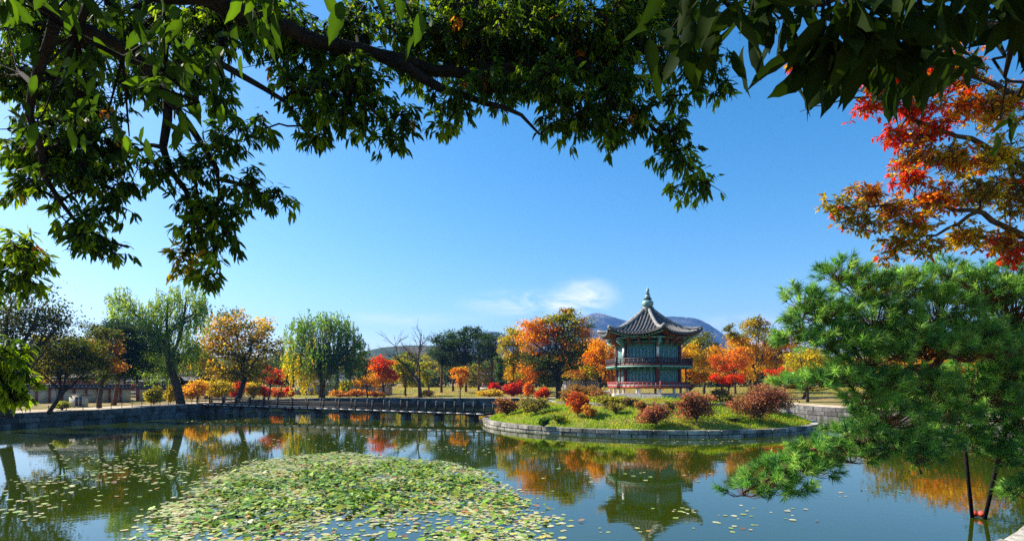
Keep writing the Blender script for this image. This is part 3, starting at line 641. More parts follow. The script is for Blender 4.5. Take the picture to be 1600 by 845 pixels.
tree('autumn_tree', 'largest orange tree, green in its lower crown, left of the pavilion', 873, 86, [(842, 505, 24, 16, 0), (865, 498, 22, 14, 3), (890, 502, 26, 14, 3), (905, 515, 18, 14, 0), (830, 530, 24, 18, 0), (855, 525, 26, 18, 1), (885, 530, 28, 20, 2), (840, 560, 28, 18, 2), (875, 562, 34, 18, 2), (905, 548, 22, 20, 2), (830, 582, 18, 12, 1), (912, 572, 16, 14, 2), (856, 590, 20, 10, 2), (885, 488, 10, 7, 3)],
     [(.58, .24, .015), (.55, .17, .012), (.055, .085, .018), (.24, .23, .02)], leaf=.30, dens=2.2, trunk=.40, fork=.55, mixc=.45)
tree('autumn_tree', 'golden orange tree tucked behind the pavilion\'s left side', 935, 76, [(930, 540, 16, 12, 0), (945, 550, 20, 13, 0), (930, 562, 17, 12, 1), (948, 574, 18, 12, 0), (925, 580, 14, 10, 2), (950, 592, 16, 8, 1), (960, 560, 12, 14, 0)],
     [(.60, .27, .015), (.58, .19, .012), (.25, .22, .02)], leaf=.27, dens=2.3, trunk=.2, fork=.6)
# right of the pavilion
tree('yellow_tree', 'yellow tree close behind the pavilion\'s right side', 1075, 74, [(1068, 552, 16, 14, 0), (1082, 560, 14, 12, 0), (1070, 580, 17, 12, 1), (1090, 585, 14, 12, 1), (1100, 592, 14, 9, 1), (1065, 595, 12, 8, 2)], [(.60, .36, .02), (.60, .28, .018), (.26, .25, .02)], leaf=.27, dens=2.3, trunk=.18, fork=.6)
tree('green_tree', 'rounded mid green tree behind the yellow one, right of the pavilion', 1100, 105, [(1095, 535, 18, 14), (1112, 545, 20, 14), (1100, 560, 24, 14), (1120, 565, 18, 14), (1085, 545, 14, 14)], [(.09, .12, .02), (.17, .17, .02)], leaf=.36, dens=2.3, trunk=.25, fork=.5)
tree('maple_tree', 'small scarlet maple standing behind the brownish shrubs, right of the pavilion', 1140, 63, [(1122, 587, 12, 6), (1140, 588, 16, 7), (1155, 592, 12, 6), (1132, 594, 12, 5)], [(.56, .04, .015), (.55, .08, .02)], leaf=.22, dens=2.4, trunk=.09, fork=.8)
tree('maple_tree', 'orange-red maple left of the tall thin yellow tree', 1150, 84, [(1116, 562, 14, 8, 0), (1150, 555, 18, 12, 1), (1165, 568, 16, 12, 1), (1140, 570, 18, 10, 0), (1160, 550, 10, 10, 1)], [(.54, .12, .02), (.58, .24, .015), (.58, .30, .02)], leaf=.28, dens=2.2, trunk=.17, fork=.7)
tree('autumn_tree', 'tallest yellow-olive tree right of the pavilion with bare twigs on top', 1185, 88, [(1150, 525, 18, 12, 1), (1175, 515, 20, 14, 1), (1188, 504, 14, 10, 2), (1200, 525, 20, 14, 1), (1165, 540, 22, 14, 0), (1190, 550, 22, 16, 0), (1215, 535, 18, 14, 3), (1180, 575, 22, 14, 0), (1205, 570, 18, 12, 0), (1140, 515, 10, 8, 2), (1215, 560, 14, 12, 3)],
     [(.60, .34, .02), (.30, .27, .02), (.13, .14, .025), (.55, .20, .015)], leaf=.29, dens=1.9, trunk=.25, fork=.5, mixc=.5)
tree('maple_tree', 'low scarlet maple at the left edge of the near pine boughs', 1218, 72, [(1208, 585, 14, 8), (1225, 582, 14, 8), (1218, 592, 18, 6)], [(.55, .05, .02), (.52, .09, .03)], leaf=.24, dens=2.3, trunk=.12, fork=.75)
tree('yellow_tree', 'yellow-green tree seen between the near pine boughs at right', 1255, 82, [(1245, 565, 18, 14), (1262, 575, 20, 14), (1240, 590, 18, 10), (1275, 555, 20, 14), (1300, 570, 24, 18), (1340, 560, 30, 20)], [(.42, .34, .02), (.30, .28, .03)], leaf=.28, dens=2.2, trunk=.2, fork=.6)
tree('autumn_tree', 'russet tree on the right bank mostly hidden behind the near pine', 1420, 58, [(1400, 560, 50, 24), (1470, 555, 55, 26), (1540, 565, 50, 26), (1430, 590, 50, 20), (1500, 595, 50, 20), (1590, 570, 50, 30)], [(.34, .17, .02), (.24, .20, .02), (.16, .14, .02)], leaf=.3, dens=1.8, trunk=.25, fork=.6)
tree('autumn_tree', 'orange tree on the right bank low behind the near pine boughs', 1500, 47, [(1470, 575, 50, 26), (1520, 560, 50, 30), (1570, 580, 50, 30), (1500, 605, 60, 18), (1620, 565, 50, 36)], [(.58, .22, .015), (.58, .34, .02), (.5, .12, .02)], leaf=.26, dens=1.7, trunk=.2, fork=.6)
tree('green_tree', 'dark green tree on the right bank behind the pine trunk', 1640, 44, [(1610, 520, 60, 40), (1660, 540, 60, 50), (1600, 570, 50, 30)], [(.06, .10, .02), (.10, .13, .02)], leaf=.26, dens=1.7, trunk=.25, fork=.6)
for nm, lab, x, d, bl_, pal in (
    ('yellow_tree', 'yellow tree filling the gap between ginkgo and largest orange tree', 822, 100, [(815, 560, 16, 14), (828, 575, 18, 14), (818, 590, 16, 10)], [(.56, .34, .02), (.54, .24, .02)]),
    ('autumn_tree', 'amber tree between the largest orange tree and the pavilion, further back', 915, 108, [(905, 545, 20, 16), (925, 540, 18, 16), (915, 565, 26, 16), (930, 580, 20, 12), (895, 580, 18, 12)], [(.56, .28, .02), (.34, .26, .02), (.5, .18, .02)]),
    ('autumn_tree', 'amber tree directly behind the pavilion\'s left eave', 960, 100, [(955, 550, 18, 16), (970, 565, 18, 16), (958, 585, 18, 12)], [(.56, .26, .02), (.54, .34, .02)]),
    ('yellow_tree', 'golden tree right of the pavilion balcony, further back', 1078, 98, [(1070, 540, 16, 14), (1090, 555, 18, 16), (1075, 575, 22, 14), (1100, 580, 16, 12)], [(.58, .36, .02), (.4, .32, .02)]),
    ('yellow_tree', 'golden tree behind the scarlet maple', 1128, 96, [(1120, 555, 18, 14), (1138, 565, 18, 16), (1125, 582, 22, 12)], [(.58, .34, .02), (.56, .24, .02)]),
    ('autumn_tree', 'orange tree behind the tallest yellow-olive tree', 1175, 104, [(1160, 545, 22, 18), (1190, 560, 24, 18), (1170, 580, 26, 12), (1150, 530, 14, 12)], [(.56, .24, .02), (.56, .34, .02)]),
    ('autumn_tree', 'orange tree right of the tallest yellow-olive tree', 1225, 98, [(1215, 535, 18, 16), (1235, 550, 20, 18), (1220, 570, 24, 14), (1245, 580, 18, 12)], [(.56, .26, .02), (.52, .17, .02), (.4, .3, .02)]),
    ('yellow_tree', 'yellow tree at the right bank end, left of the pine boughs', 1262, 70, [(1250, 560, 20, 16), (1275, 570, 24, 18), (1255, 588, 24, 12)], [(.5, .38, .02), (.38, .33, .03)]),
    ('evergreen_tree', 'dark conifer left of the red and orange maple', 568, 108, [(567, 556, 9, 9), (568, 570, 13, 11), (567, 586, 15, 12)], [(.03, .065, .018), (.045, .08, .02)]),
    ('evergreen_tree', 'dark green tree behind the small red maple at the bridge end', 440, 104, [(432, 578, 14, 12), (448, 575, 14, 14), (440, 590, 20, 10)], [(.035, .07, .018), (.06, .09, .02)]),
    ('green_tree', 'olive green tree between the bent orange tree and tall willow', 318, 92, [(310, 560, 20, 16), (328, 568, 18, 16), (318, 585, 22, 12)], [(.10, .12, .02), (.07, .09, .02)]),
    ('green_tree', 'dark green tree behind the hall at the left', 125, 84, [(110, 555, 26, 18), (140, 550, 26, 20), (125, 575, 34, 16), (95, 575, 24, 14)], [(.05, .08, .018), (.08, .10, .02)]),
    ('green_tree', 'dark green tree behind the pine on the left bank', 215, 88, [(200, 550, 24, 20), (228, 560, 24, 18), (212, 580, 30, 12)], [(.04, .07, .018), (.07, .10, .02)]),
    ('yellow_tree', 'olive yellow tree between the pine grove and ginkgo, low', 775, 112, [(762, 580, 14, 10), (785, 575, 10, 12), (770, 592, 18, 8)], [(.28, .26, .03), (.45, .28, .03)])):
    tree(nm, lab, x, d, bl_, pal, leaf=.31, dens=1.9, trunk=.17, fork=.6)
for lab, x, d, rx, ry in (('dark evergreen shrub on the right bank, leftmost behind the pine', 1400, 48, 40, 28), ('dark evergreen shrub on the right bank, middle one behind the pine', 1480, 44, 46, 34), ('dark evergreen shrub on the right bank, rightmost behind the pine', 1580, 41, 56, 40)):
    y_ = H_ROW + (CAM_H - 1.2) * F_PX / d - ry; tree('evergreen_shrub', lab, x, d, [(x - rx * .5, y_ + 6, rx * .55, ry * .7), (x, y_, rx * .6, ry * .9), (x + rx * .5, y_ + 8, rx * .55, ry * .65)], [(.03, .06, .015), (.05, .085, .018)], leaf=.2, dens=1.7, trunk=.08, fork=.4, cat='shrub')
# a wood far behind everything
wb = []
LVv, LFf, LCc, nv = [], [], [], 0
for row, (ylo, yhi, dlo, dhi, nn_) in enumerate(((566, 580, 165, 215, 800), (584, 594, 140, 165, 520))):
    for x in range(-160, 1780, 24):
        d_ = rng.uniform(dlo, dhi); y_ = rng.uniform(ylo, yhi); c = P(x + rng.uniform(-10, 10), y_, d_); R = np.array([24, 20, rng.uniform(15, 24)]) * d_ / F_PX
        pos = c + rand_sphere(nn_, .4) * R; pos[:, 2] = np.maximum(pos[:, 2], 2.5); Vq, Fq = quads(pos, .85, .7, .3)
        pc = [(.05, .08, .02), (.10, .11, .02), (.04, .065, .02), (.26, .20, .025), (.06, .09, .02), (.15, .14, .02)][rng.integers(0, 6)]
        LVv.append(Vq); LFf.append(Fq + nv); nv += len(Vq); LCc.append(np.repeat(jitter(pc, nn_), 4, 0))
o = obj('far_wood', mesh_np('far_wood', np.vstack(LVv), [np.vstack(LFf)], M['leaf'], col=np.vstack(LCc)), kind='stuff')
tag(o, 'belt of far green and olive woodland behind the pond trees', 'woodland')

# bare tree
def bare_tree():
    d = 92.0; base = P(657, 0, d); base[2] = ground_z(base[0], d) - .05
    t = thing('bare_tree', 'leafless dark tree with forked leaning trunk left of the pine grove', 'tree', base); e = MB()
    def grow(p, v, L, r, lev):
        q_ = [p]; vv = v.copy()
        for _ in range(4):
            vv = vv + rng.normal(0, .10, 3); vv[2] += .03; vv /= np.linalg.norm(vv); q_.append(q_[-1] + vv * L / 4)
        e.tube(q_, np.linspace(r, r * .62, 5), 6 if lev < 2 else 4, cap=False)
        if lev >= 5: return
        for _ in range(2 if lev < 2 else 3):
            a = q_[rng.integers(2, 5)]; nv_ = vv + rng.normal(0, .42, 3) * np.array([1, .8, .6]); nv_ /= np.linalg.norm(nv_); grow(a, nv_, L * rng.uniform(.6, .85), r * .55, lev + 1)
    e.tube(np.array([base, P(655, 598, d), P(648, 588, d)]), [.36, .27, .23], 8)
    grow(P(648, 588, d), np.array([-.62, .1, .75]), 3.2, .19, 1); grow(P(655, 596, d), np.array([.08, .1, 1.0]), 3.6, .17, 1); grow(P(650, 580, d), np.array([.25, -.1, .9]), 3.2, .15, 2)
    e.part('trunk', M['bark'], t, smooth=True)
bare_tree()

# ---- shrubs: (label, px, row of centre, d, rx, ry, palette, group)
def shrub(label, x, y, d, rx, ry, pal, name='shrub', leaf=.12, dens=2.4, z=None, cat='shrub', group=None):
    rx *= 1.15; X_ = (x - 800) / F_PX * d; zg = ground_z(X_, d) if z is None else z
    top_ = y - ry * 1.22; ry = max(3.0, (H_ROW + (CAM_H - zg) * F_PX / d - top_) / 2 * 1.04); y = top_ + ry
    bl_ = [(x + rng.uniform(-.6, .6) * rx, y + rng.uniform(-.5, .35) * ry, rx * rng.uniform(.34, .55), ry * rng.uniform(.4, .6)) for _ in range(8)] + [(x, y, rx * .7, ry * .7)]
    return tree(name, label, x, d, bl_, pal, leaf=leaf, dens=dens, trunk=.035, fork=.25, cat=cat, group=group, z=z, sub=20, twig=.014, clump=.27, bark='palebark', up=.3)
def isl(x, d): X = (x - 800) / F_PX * d; r = math.hypot(X - IC[0], d - IC[1]); return island_z(r, math.atan2(d - IC[1], X - IC[0]))
BRP = [(.36, .15, .11), (.28, .13, .08), (.42, .17, .11), (.20, .14, .06), (.40, .14, .06)]
for lab, x, y, d, rx, ry, pal in (
    ('large rounded russet shrub right of the pavilion, nearest its corner', 1089, 632, 38.7, 32, 25, BRP),
    ('broad sprawling russet shrub at the island\'s right end', 1187, 627, 40.6, 48, 24, BRP),
    ('low russet shrub on the turf in front of the pavilion', 1026, 648, 38.2, 26, 18, BRP),
    ('red-orange shrub on the left slope of the island', 903, 630, 42, 19, 18, [(.50, .10, .03), (.40, .08, .04), (.55, .20, .03)]),
    ('dull pink shrub at the island\'s left end by the bridge', 793, 634, 48, 17, 11, [(.34, .13, .08), (.36, .20, .06), (.25, .12, .06)]),
    ('orange tinged shrub beside the red-orange one', 922, 640, 41, 12, 10, [(.55, .22, .03), (.5, .28, .04)]),
    ('loose grey-green shrub between the bridge end and the red-orange shrub', 838, 630, 45, 24, 11, [(.22, .20, .07), (.30, .24, .07), (.16, .18, .04)]),
    ('yellow-green low shrub before the pavilion podium', 955, 625, 43.5, 24, 8, [(.34, .32, .04), (.40, .34, .05), (.20, .22, .04)]),
    ('small olive shrub left of the low russet one', 985, 628, 43, 13, 7, [(.22, .17, .06), (.3, .22, .08)]),
    ('dark green tuft on the front slope of the island', 850, 655, 40.2, 11, 5, [(.04, .10, .02), (.06, .13, .02)]),
    ('olive shrub between the two big russet shrubs', 1135, 626, 45.5, 16, 9, [(.24, .22, .05), (.32, .25, .05)])):
    shrub(lab, x, y, d, rx, ry, pal, z=isl(x, d), leaf=.15, dens=1.25)
for lab, x, y, d, rx, ry, pal in (
    ('wispy brown shrub on the upper terrace behind the red-orange shrub', 888, 617, 46.5, 16, 9, [(.26, .15, .07), (.34, .18, .06)]),
    ('thin straw coloured weeds beside the slim stone post', 822, 628, 47, 12, 8, [(.34, .26, .09), (.26, .22, .07)]),
    ('russet clump on the terrace left of the pavilion steps', 932, 614, 47.5, 16, 7, [(.36, .16, .07), (.30, .14, .06)]),
    ('pale dry clump in front of the pavilion steps', 962, 634, 41.6, 14, 6, [(.38, .30, .08), (.28, .26, .06)]),
    ('dark olive clump left of the large rounded russet shrub', 1050, 634, 41.0, 12, 8, [(.14, .15, .04), (.22, .16, .05)]),
    ('brown clump on the terrace right of the pavilion', 1128, 612, 47.5, 15, 8, [(.34, .16, .07), (.24, .16, .05)]),
    ('low green weeds on the turf below the broad russet shrub', 1150, 655, 39.8, 18, 5, [(.10, .17, .02), (.16, .22, .03)]),
    ('low green weeds on the turf between pink and red shrubs', 872, 652, 41.0, 15, 5, [(.12, .20, .02), (.22, .28, .03)]),
    ('rust coloured sprig behind the low russet shrub', 1004, 634, 41.2, 12, 8, [(.36, .17, .08), (.28, .16, .06)])):
    shrub(lab, x, y, d, rx, ry, pal, z=isl(x, d), leaf=.13, dens=1.0)
n_ = 1300; rr = np.sqrt(rng.random(n_)) * 13.3; aa = rng.random(n_) * 2 * np.pi
lp = np.array([(IC[0] + r_ * math.cos(a_), IC[1] + r_ * math.sin(a_), island_z(r_, a_) + .07) for r_, a_ in zip(rr, aa) if r_ > 4.4])
Vl, Fl = quads(lp, .13, .6, 2.5); lcol = np.array([(.45, .16, .03), (.50, .30, .04), (.30, .11, .05), (.36, .24, .10)])[rng.integers(0, 4, len(lp))]
o = obj('fallen_leaves', mesh_np('fallen_leaves', Vl, [Fl], M['leaf'], col=np.repeat(lcol, 4, 0)), kind='stuff'); tag(o, 'fallen orange and brown leaves strewn over the island turf', 'leaf litter')
for lab, x, y, d, rx, ry, pal in (
    ('bright red bush between the white post and the bench', 848, 611, 68, 11, 7, [(.58, .05, .02), (.55, .10, .03)]),
    ('brown shrub mound behind the island left of the pavilion', 912, 608, 66, 22, 7, [(.34, .17, .05), (.26, .16, .05)]),
    ('dark red bush beside the pine grove', 772, 603, 96, 9, 6, [(.55, .03, .02)]),
    ('long low scarlet bush under the yellow ginkgo', 803, 601, 96, 14, 5, [(.58, .05, .02), (.5, .06, .02)]),
    ('orange bush under the largest orange tree', 825, 602, 94, 9, 7, [(.58, .18, .02)]),
    ('yellow bush left of the small dark lantern box', 300, 608, 74, 22, 10, [(.55, .34, .03), (.56, .24, .03)]),
    ('wide yellow bush behind the small dark lantern box', 340, 606, 80, 24, 12, [(.50, .38, .02), (.44, .36, .03)]),
    ('red bush behind the bent trunk at the bridge end', 372, 607, 82, 14, 10, [(.58, .05, .02), (.52, .05, .04)]),
    ('yellow bush between two red bushes behind the bridge', 396, 606, 84, 13, 9, [(.54, .38, .02), (.20, .22, .02)]),
    ('red bush right of the yellow one behind the bridge', 414, 610, 85, 12, 8, [(.58, .06, .02), (.56, .12, .03)]),
    ('orange-brown hedge clump behind the bridge', 434, 613, 87, 13, 7, [(.52, .15, .04), (.5, .20, .05)]),
    ('scarlet bush left of the weeping willow\'s trunk', 453, 612, 90, 8, 7, [(.60, .05, .02)]),
    ('green-yellow bush beside the tall willow on the left bank', 240, 613, 62, 14, 11, [(.26, .28, .03), (.38, .33, .03)]),
    ('yellow bush left of the tall willow\'s trunk', 266, 612, 66, 9, 12, [(.50, .38, .02), (.36, .30, .03)]),
    ('tall yellow bush before the grey wall', 537, 605, 98, 9, 11, [(.46, .38, .03), (.36, .34, .03)]),
    ('low orange hedge left half before the grey wall', 530, 615, 93, 16, 5, [(.55, .24, .04), (.5, .2, .05)]),
    ('low orange hedge middle stretch before the grey wall', 558, 615, 93, 16, 5, [(.55, .24, .04), (.5, .2, .05)]),
    ('low orange hedge right half before the grey wall', 588, 615, 93, 15, 5, [(.55, .26, .04), (.5, .22, .05)]),
    ('orange grass clump right of the bare tree', 672, 614, 96, 12, 5, [(.5, .28, .05), (.52, .34, .05)]),
    ('yellow-orange low clump on the lawn below the pine grove', 765, 613, 94, 22, 4, [(.55, .36, .04), (.5, .4, .05)]),
    ('pale green weeds at the foot of the notice cabinet', 98, 631, 49, 12, 5, [(.26, .28, .05), (.2, .22, .04)])):
    shrub(lab, x, y, d, rx, ry, pal, leaf=.24 if d > 70 else .16, dens=2.2)

# ------------------------------------------------------------------ grass
def blades(name, pos, h, pal, w=.05):
    n = len(pos); hh = h * rng.uniform(.5, 1.4, n); a = rng.random(n) * 2 * np.pi; sd = np.stack([np.cos(a), np.sin(a), np.zeros(n)], 1) * w / 2
    tip = pos + np.stack([rng.normal(0, .45, n) * hh, rng.normal(0, .45, n) * hh, hh], 1)
    V = np.stack([pos - sd, pos + sd, tip], 1).reshape(-1, 3); pal = np.array(pal)
    # colour patches with a shape of their own
    ph = np.sin(pos[:, 0] * .9 + 1.3) + np.sin(pos[:, 1] * 1.1 + pos[:, 0] * .5) + rng.normal(0, .7, n)
    ci = np.clip(((ph + 2) / 4 * len(pal)).astype(int), 0, len(pal) - 1)
    c = pal[ci] * (1 + rng.normal(0, .2, (n, 1)).clip(-.5, .6))
    return obj(name, mesh_np(name, V, [np.arange(3 * n).reshape(-1, 3)], M['grass'], col=np.repeat(c, 3, 0)), kind='stuff')
n_ = 52000; rr = np.sqrt(rng.random(n_)) * 13.35; aa = rng.random(n_) * 2 * np.pi
keep = (np.sin(aa) < .35); rr, aa = rr[keep], aa[keep]
pos = np.array([(IC[0] + r_ * math.cos(a_), IC[1] + r_ * math.sin(a_), island_z(r_, a_) - .01) for r_, a_ in zip(rr, aa) if r_ > 4.6])
o = blades('island_grass', pos, .15, [(.42, .34, .05), (.34, .44, .02), (.22, .40, .015), (.30, .48, .02), (.08, .17, .012), (.46, .46, .03)], .055); tag(o, 'lime green turf and dry grass covering the island slope', 'grass')
n_ = 26000; gx = rng.uniform(-40, 75, n_); gy = rng.uniform(91, 135, n_) ; pos = np.array([(a, b, ground_z(a, b) - .02) for a, b in zip(gx, gy)])
o = blades('lawn_grass', pos, .2, [(.45, .36, .06), (.38, .34, .04), (.30, .32, .04), (.5, .36, .06)], .12); tag(o, 'yellowing lawn grass beyond the far bank', 'grass')

# ------------------------------------------------------------------ lily pads
def pad_V(n=11, notch=.35, curl=.0, seed=0):
    r_ = np.random.default_rng(seed); a = np.linspace(notch / 2, 2 * np.pi - notch / 2, n); rad = 1 + r_.normal(0, .06, n)
    V = np.vstack([[0, 0, 0], np.stack([rad * np.cos(a), rad * np.sin(a), curl * (r_.random(n) * .5 + .2) + .02 * r_.normal(size=n)], 1)])
    F = np.array([[0, i, i + 1] for i in range(1, n)]); return V, F
PADT = [pad_V(14, .35, c, i) for i, c in enumerate((.02, .05, .12, .25, .4))]; PADL = [pad_V(8, .4, c, i + 30) for i, c in enumerate((.02, .05, .12, .25, .4))]; PADX = {id(a): b for a, b in zip(PADT, PADL)}
PADC = {'flat': [(.44, .46, .17), (.36, .43, .12), (.54, .53, .32), (.24, .36, .07), (.48, .40, .20)], 'green': [(.14, .30, .015), (.22, .36, .015), (.05, .12, .012), (.30, .34, .02)], 'dry': [(.42, .26, .04), (.40, .17, .05), (.24, .12, .05), (.5, .4, .06)]}
poly = np.array([(240, 838), (255, 800), (310, 775), (350, 745), (400, 722), (470, 712), (540, 708), (610, 716), (690, 722), (740, 735), (772, 760), (815, 785), (845, 805), (842, 850), (790, 880), (240, 890)], float)
def inside(p, poly):
    x, y = p[:, 0], p[:, 1]; r_ = np.zeros(len(p), bool); j = len(poly) - 1
    for i in range(len(poly)):
        xi, yi = poly[i]; xj, yj = poly[j]; r_ ^= ((yi > y) != (yj > y)) & (x < (xj - xi) * (y - yi) / (yj - yi + 1e-9) + xi); j = i
    return r_
polyW = np.array([Wp(a, b)[:2] for a, b in poly])
cand = np.c_[rng.uniform(-13, 3, 190000), rng.uniform(11.8, 29.5, 190000)]; cand = cand[inside(cand + rng.normal(0, .33, cand.shape), polyW)]
def gap(p, cx, cy, rx, ry): w = Wp(cx, cy)[:2]; k = w[1] / F_PX; return ((p[:, 0] - w[0]) / (rx * k)) ** 2 + ((p[:, 1] - w[1]) / (ry * w[1] / (CAM_H * F_PX) * w[1])) ** 2
pr_ = np.ones(len(cand))
for g in ((640, 815, 120, 14, .22), (520, 800, 40, 8, .4), (560, 838, 110, 16, .35), (800, 800, 60, 8, .5), (700, 770, 60, 6, .55), (420, 835, 60, 10, .5), (330, 800, 30, 6, .6)):
    e_ = gap(cand, *g[:4]); pr_ *= np.where(e_ < 1.6, g[4] + (1 - g[4]) * np.clip(e_ - .6, 0, 1), 1)
pr_ *= .38 + .30 * (np.sin(cand[:, 0] * 2.1 + cand[:, 1]) * np.sin(cand[:, 1] * 1.7 - cand[:, 0] * .6))
pr_ *= np.clip(.5 + (cand[:, 1] - 13.2) / 9.0, .45, 1); cand = cand[rng.random(len(cand)) < pr_]
order = np.argsort(cand[:, 1]); cand = cand[order]
cen = Wp(560, 765)[:2]
rel = (cand - cen) / np.array([4.3, 5.0]); gr = np.exp(-(rel ** 2).sum(1)) * (.5 + .5 * np.sin(cand[:, 0] * 1.3 + 1) * np.sin(cand[:, 1] * .9 + .4 + cand[:, 0] * .4))
kind_ = np.where(rng.random(len(cand)) < .85 * gr + .06, 1, 0); kind_[rng.random(len(cand)) < .055 + .05 * gr] = 2
# loose drifts elsewhere on the pond
sc = []
def drift(cx, cy, sx, sy, n):
    n = int(n * .75); sc.append(np.c_[rng.normal(cx, sx, n), rng.normal(cy, sy, n)])
for a in ((130, 715, 35, 4, 70), (170, 738, 40, 6, 90), (210, 725, 35, 4, 50), (60, 755, 40, 6, 60), (240, 745, 30, 6, 55), (30, 800, 30, 8, 30), (120, 770, 60, 10, 50), (290, 735, 30, 6, 60), (320, 760, 24, 8, 60), (240, 700, 60, 6, 40), (70, 700, 50, 5, 30), (40, 780, 40, 8, 35),
          (700, 705, 60, 4, 60), (600, 700, 70, 4, 50), (330, 658, 40, 2, 60), (450, 662, 60, 2, 50), (560, 665, 80, 3, 60), (720, 664, 60, 3, 40), (1060, 690, 30, 2, 26), (1150, 690, 60, 4, 20), (960, 692, 70, 3, 30), (1040, 745, 50, 8, 14), (1065, 797, 16, 4, 16), (1170, 805, 40, 12, 22), (1120, 820, 40, 10, 16), (1230, 800, 30, 10, 10), (1330, 770, 30, 12, 12), (910, 740, 60, 14, 12), (200, 690, 120, 5, 40), (1000, 830, 50, 8, 8), (400, 690, 60, 8, 40), (520, 690, 60, 5, 40)): drift(*a)
sc = np.vstack(sc); sc = sc[(sc[:, 1] > 650)]; scw = np.array([Wp(a, b)[:2] for a, b in sc])
ok = np.array([np.hypot(*(p - IC)) > IR + .6 for p in scw]) & inside(scw, OUT); scw = scw[ok]
allp = np.vstack([cand, scw]); kinds = np.r_[kind_, np.where(rng.random(len(scw)) < .08, 2, 0)]
size = np.r_[.028 + .068 * rng.random(len(cand)) ** 1.5, .035 + .06 * rng.random(len(scw)) ** 1.3]
distc = np.hypot(allp[:, 0], allp[:, 1]); vis = (allp[:, 1] > 12.6) & (np.abs(allp[:, 0] / allp[:, 1]) < .88)
near = np.argsort(np.where(vis, distc / size, 1e9))[:300]; is_near = np.zeros(len(allp), bool); is_near[near] = True
def pad_pose(i):
    k = kinds[i]
    if k == 0: return PADT[rng.integers(0, 2)], rng.normal(0, .02, 2), .006 + .012 * rng.random()
    if k == 1: return PADT[rng.integers(1, 4)], rng.normal(0, .24, 2), .02 + .08 * rng.random()
    return PADT[rng.integers(1, 4)], rng.normal(0, .18, 2), .012 + .03 * rng.random()
KN = ('flat', 'green', 'dry')
padme = {}
for k, nm in enumerate(KN):
    for j, c in enumerate(PADC[nm]):
        for ti in ((0, 1) if k == 0 else (1, 2, 3)):
            V_, F_ = PADT[ti]; padme.setdefault(k, []).append(mesh_np('lily_pad', V_, [F_], M['pad'], col=np.repeat(np.array(c)[None] , len(V_), 0)))
PL = ('flat pale green lily pad floating in the near pad mat', 'bright green curled lily pad raised above the near pad mat', 'withered yellow-brown lily pad in the near pad mat')
LVv, LFf, LCc, nv = [], [], [], 0
for i in range(len(allp)):
    pt_, tl, z_ = pad_pose(i); V_, F_ = PADX[id(pt_)]; s_ = size[i] * (1.15 if kinds[i] == 1 else 1); rz = rng.random() * 6.283
    if is_near[i]:
        o = obj('lily_pad', padme[kinds[i]][rng.integers(0, len(padme[kinds[i]]))], None, (allp[i][0], allp[i][1], z_)); o.scale = (s_, s_ * rng.uniform(.85, 1.1), s_); o.rotation_euler = (tl[0], tl[1], rz)
        tag(o, PL[kinds[i]], 'lily pad', 'lily pads of the near mat')
    else:
        cz, sz = math.cos(rz), math.sin(rz); v = V_ * s_; v = np.stack([v[:, 0] * cz - v[:, 1] * sz, v[:, 0] * sz + v[:, 1] * cz, v[:, 2]], 1)
        v[:, 2] += v[:, 0] * tl[0] + v[:, 1] * tl[1]; v += [allp[i][0], allp[i][1], max(z_, .004)]; v[:, 2] = np.maximum(v[:, 2], .003)
        c = np.array(PADC[KN[kinds[i]]][rng.integers(0, len(PADC[KN[kinds[i]]]))]) * rng.uniform(.75, 1.25)
        LVv.append(v); LFf.append(F_ + nv); nv += len(v); LCc.append(np.repeat(c[None], len(v), 0))
o = obj('lily_pads', mesh_np('lily_pads', np.vstack(LVv), [np.vstack(LFf)], M['pad'], col=np.vstack(LCc)), kind='stuff'); tag(o, 'thousands of small lily pads in mats and drifts on the pond', 'lily pads')
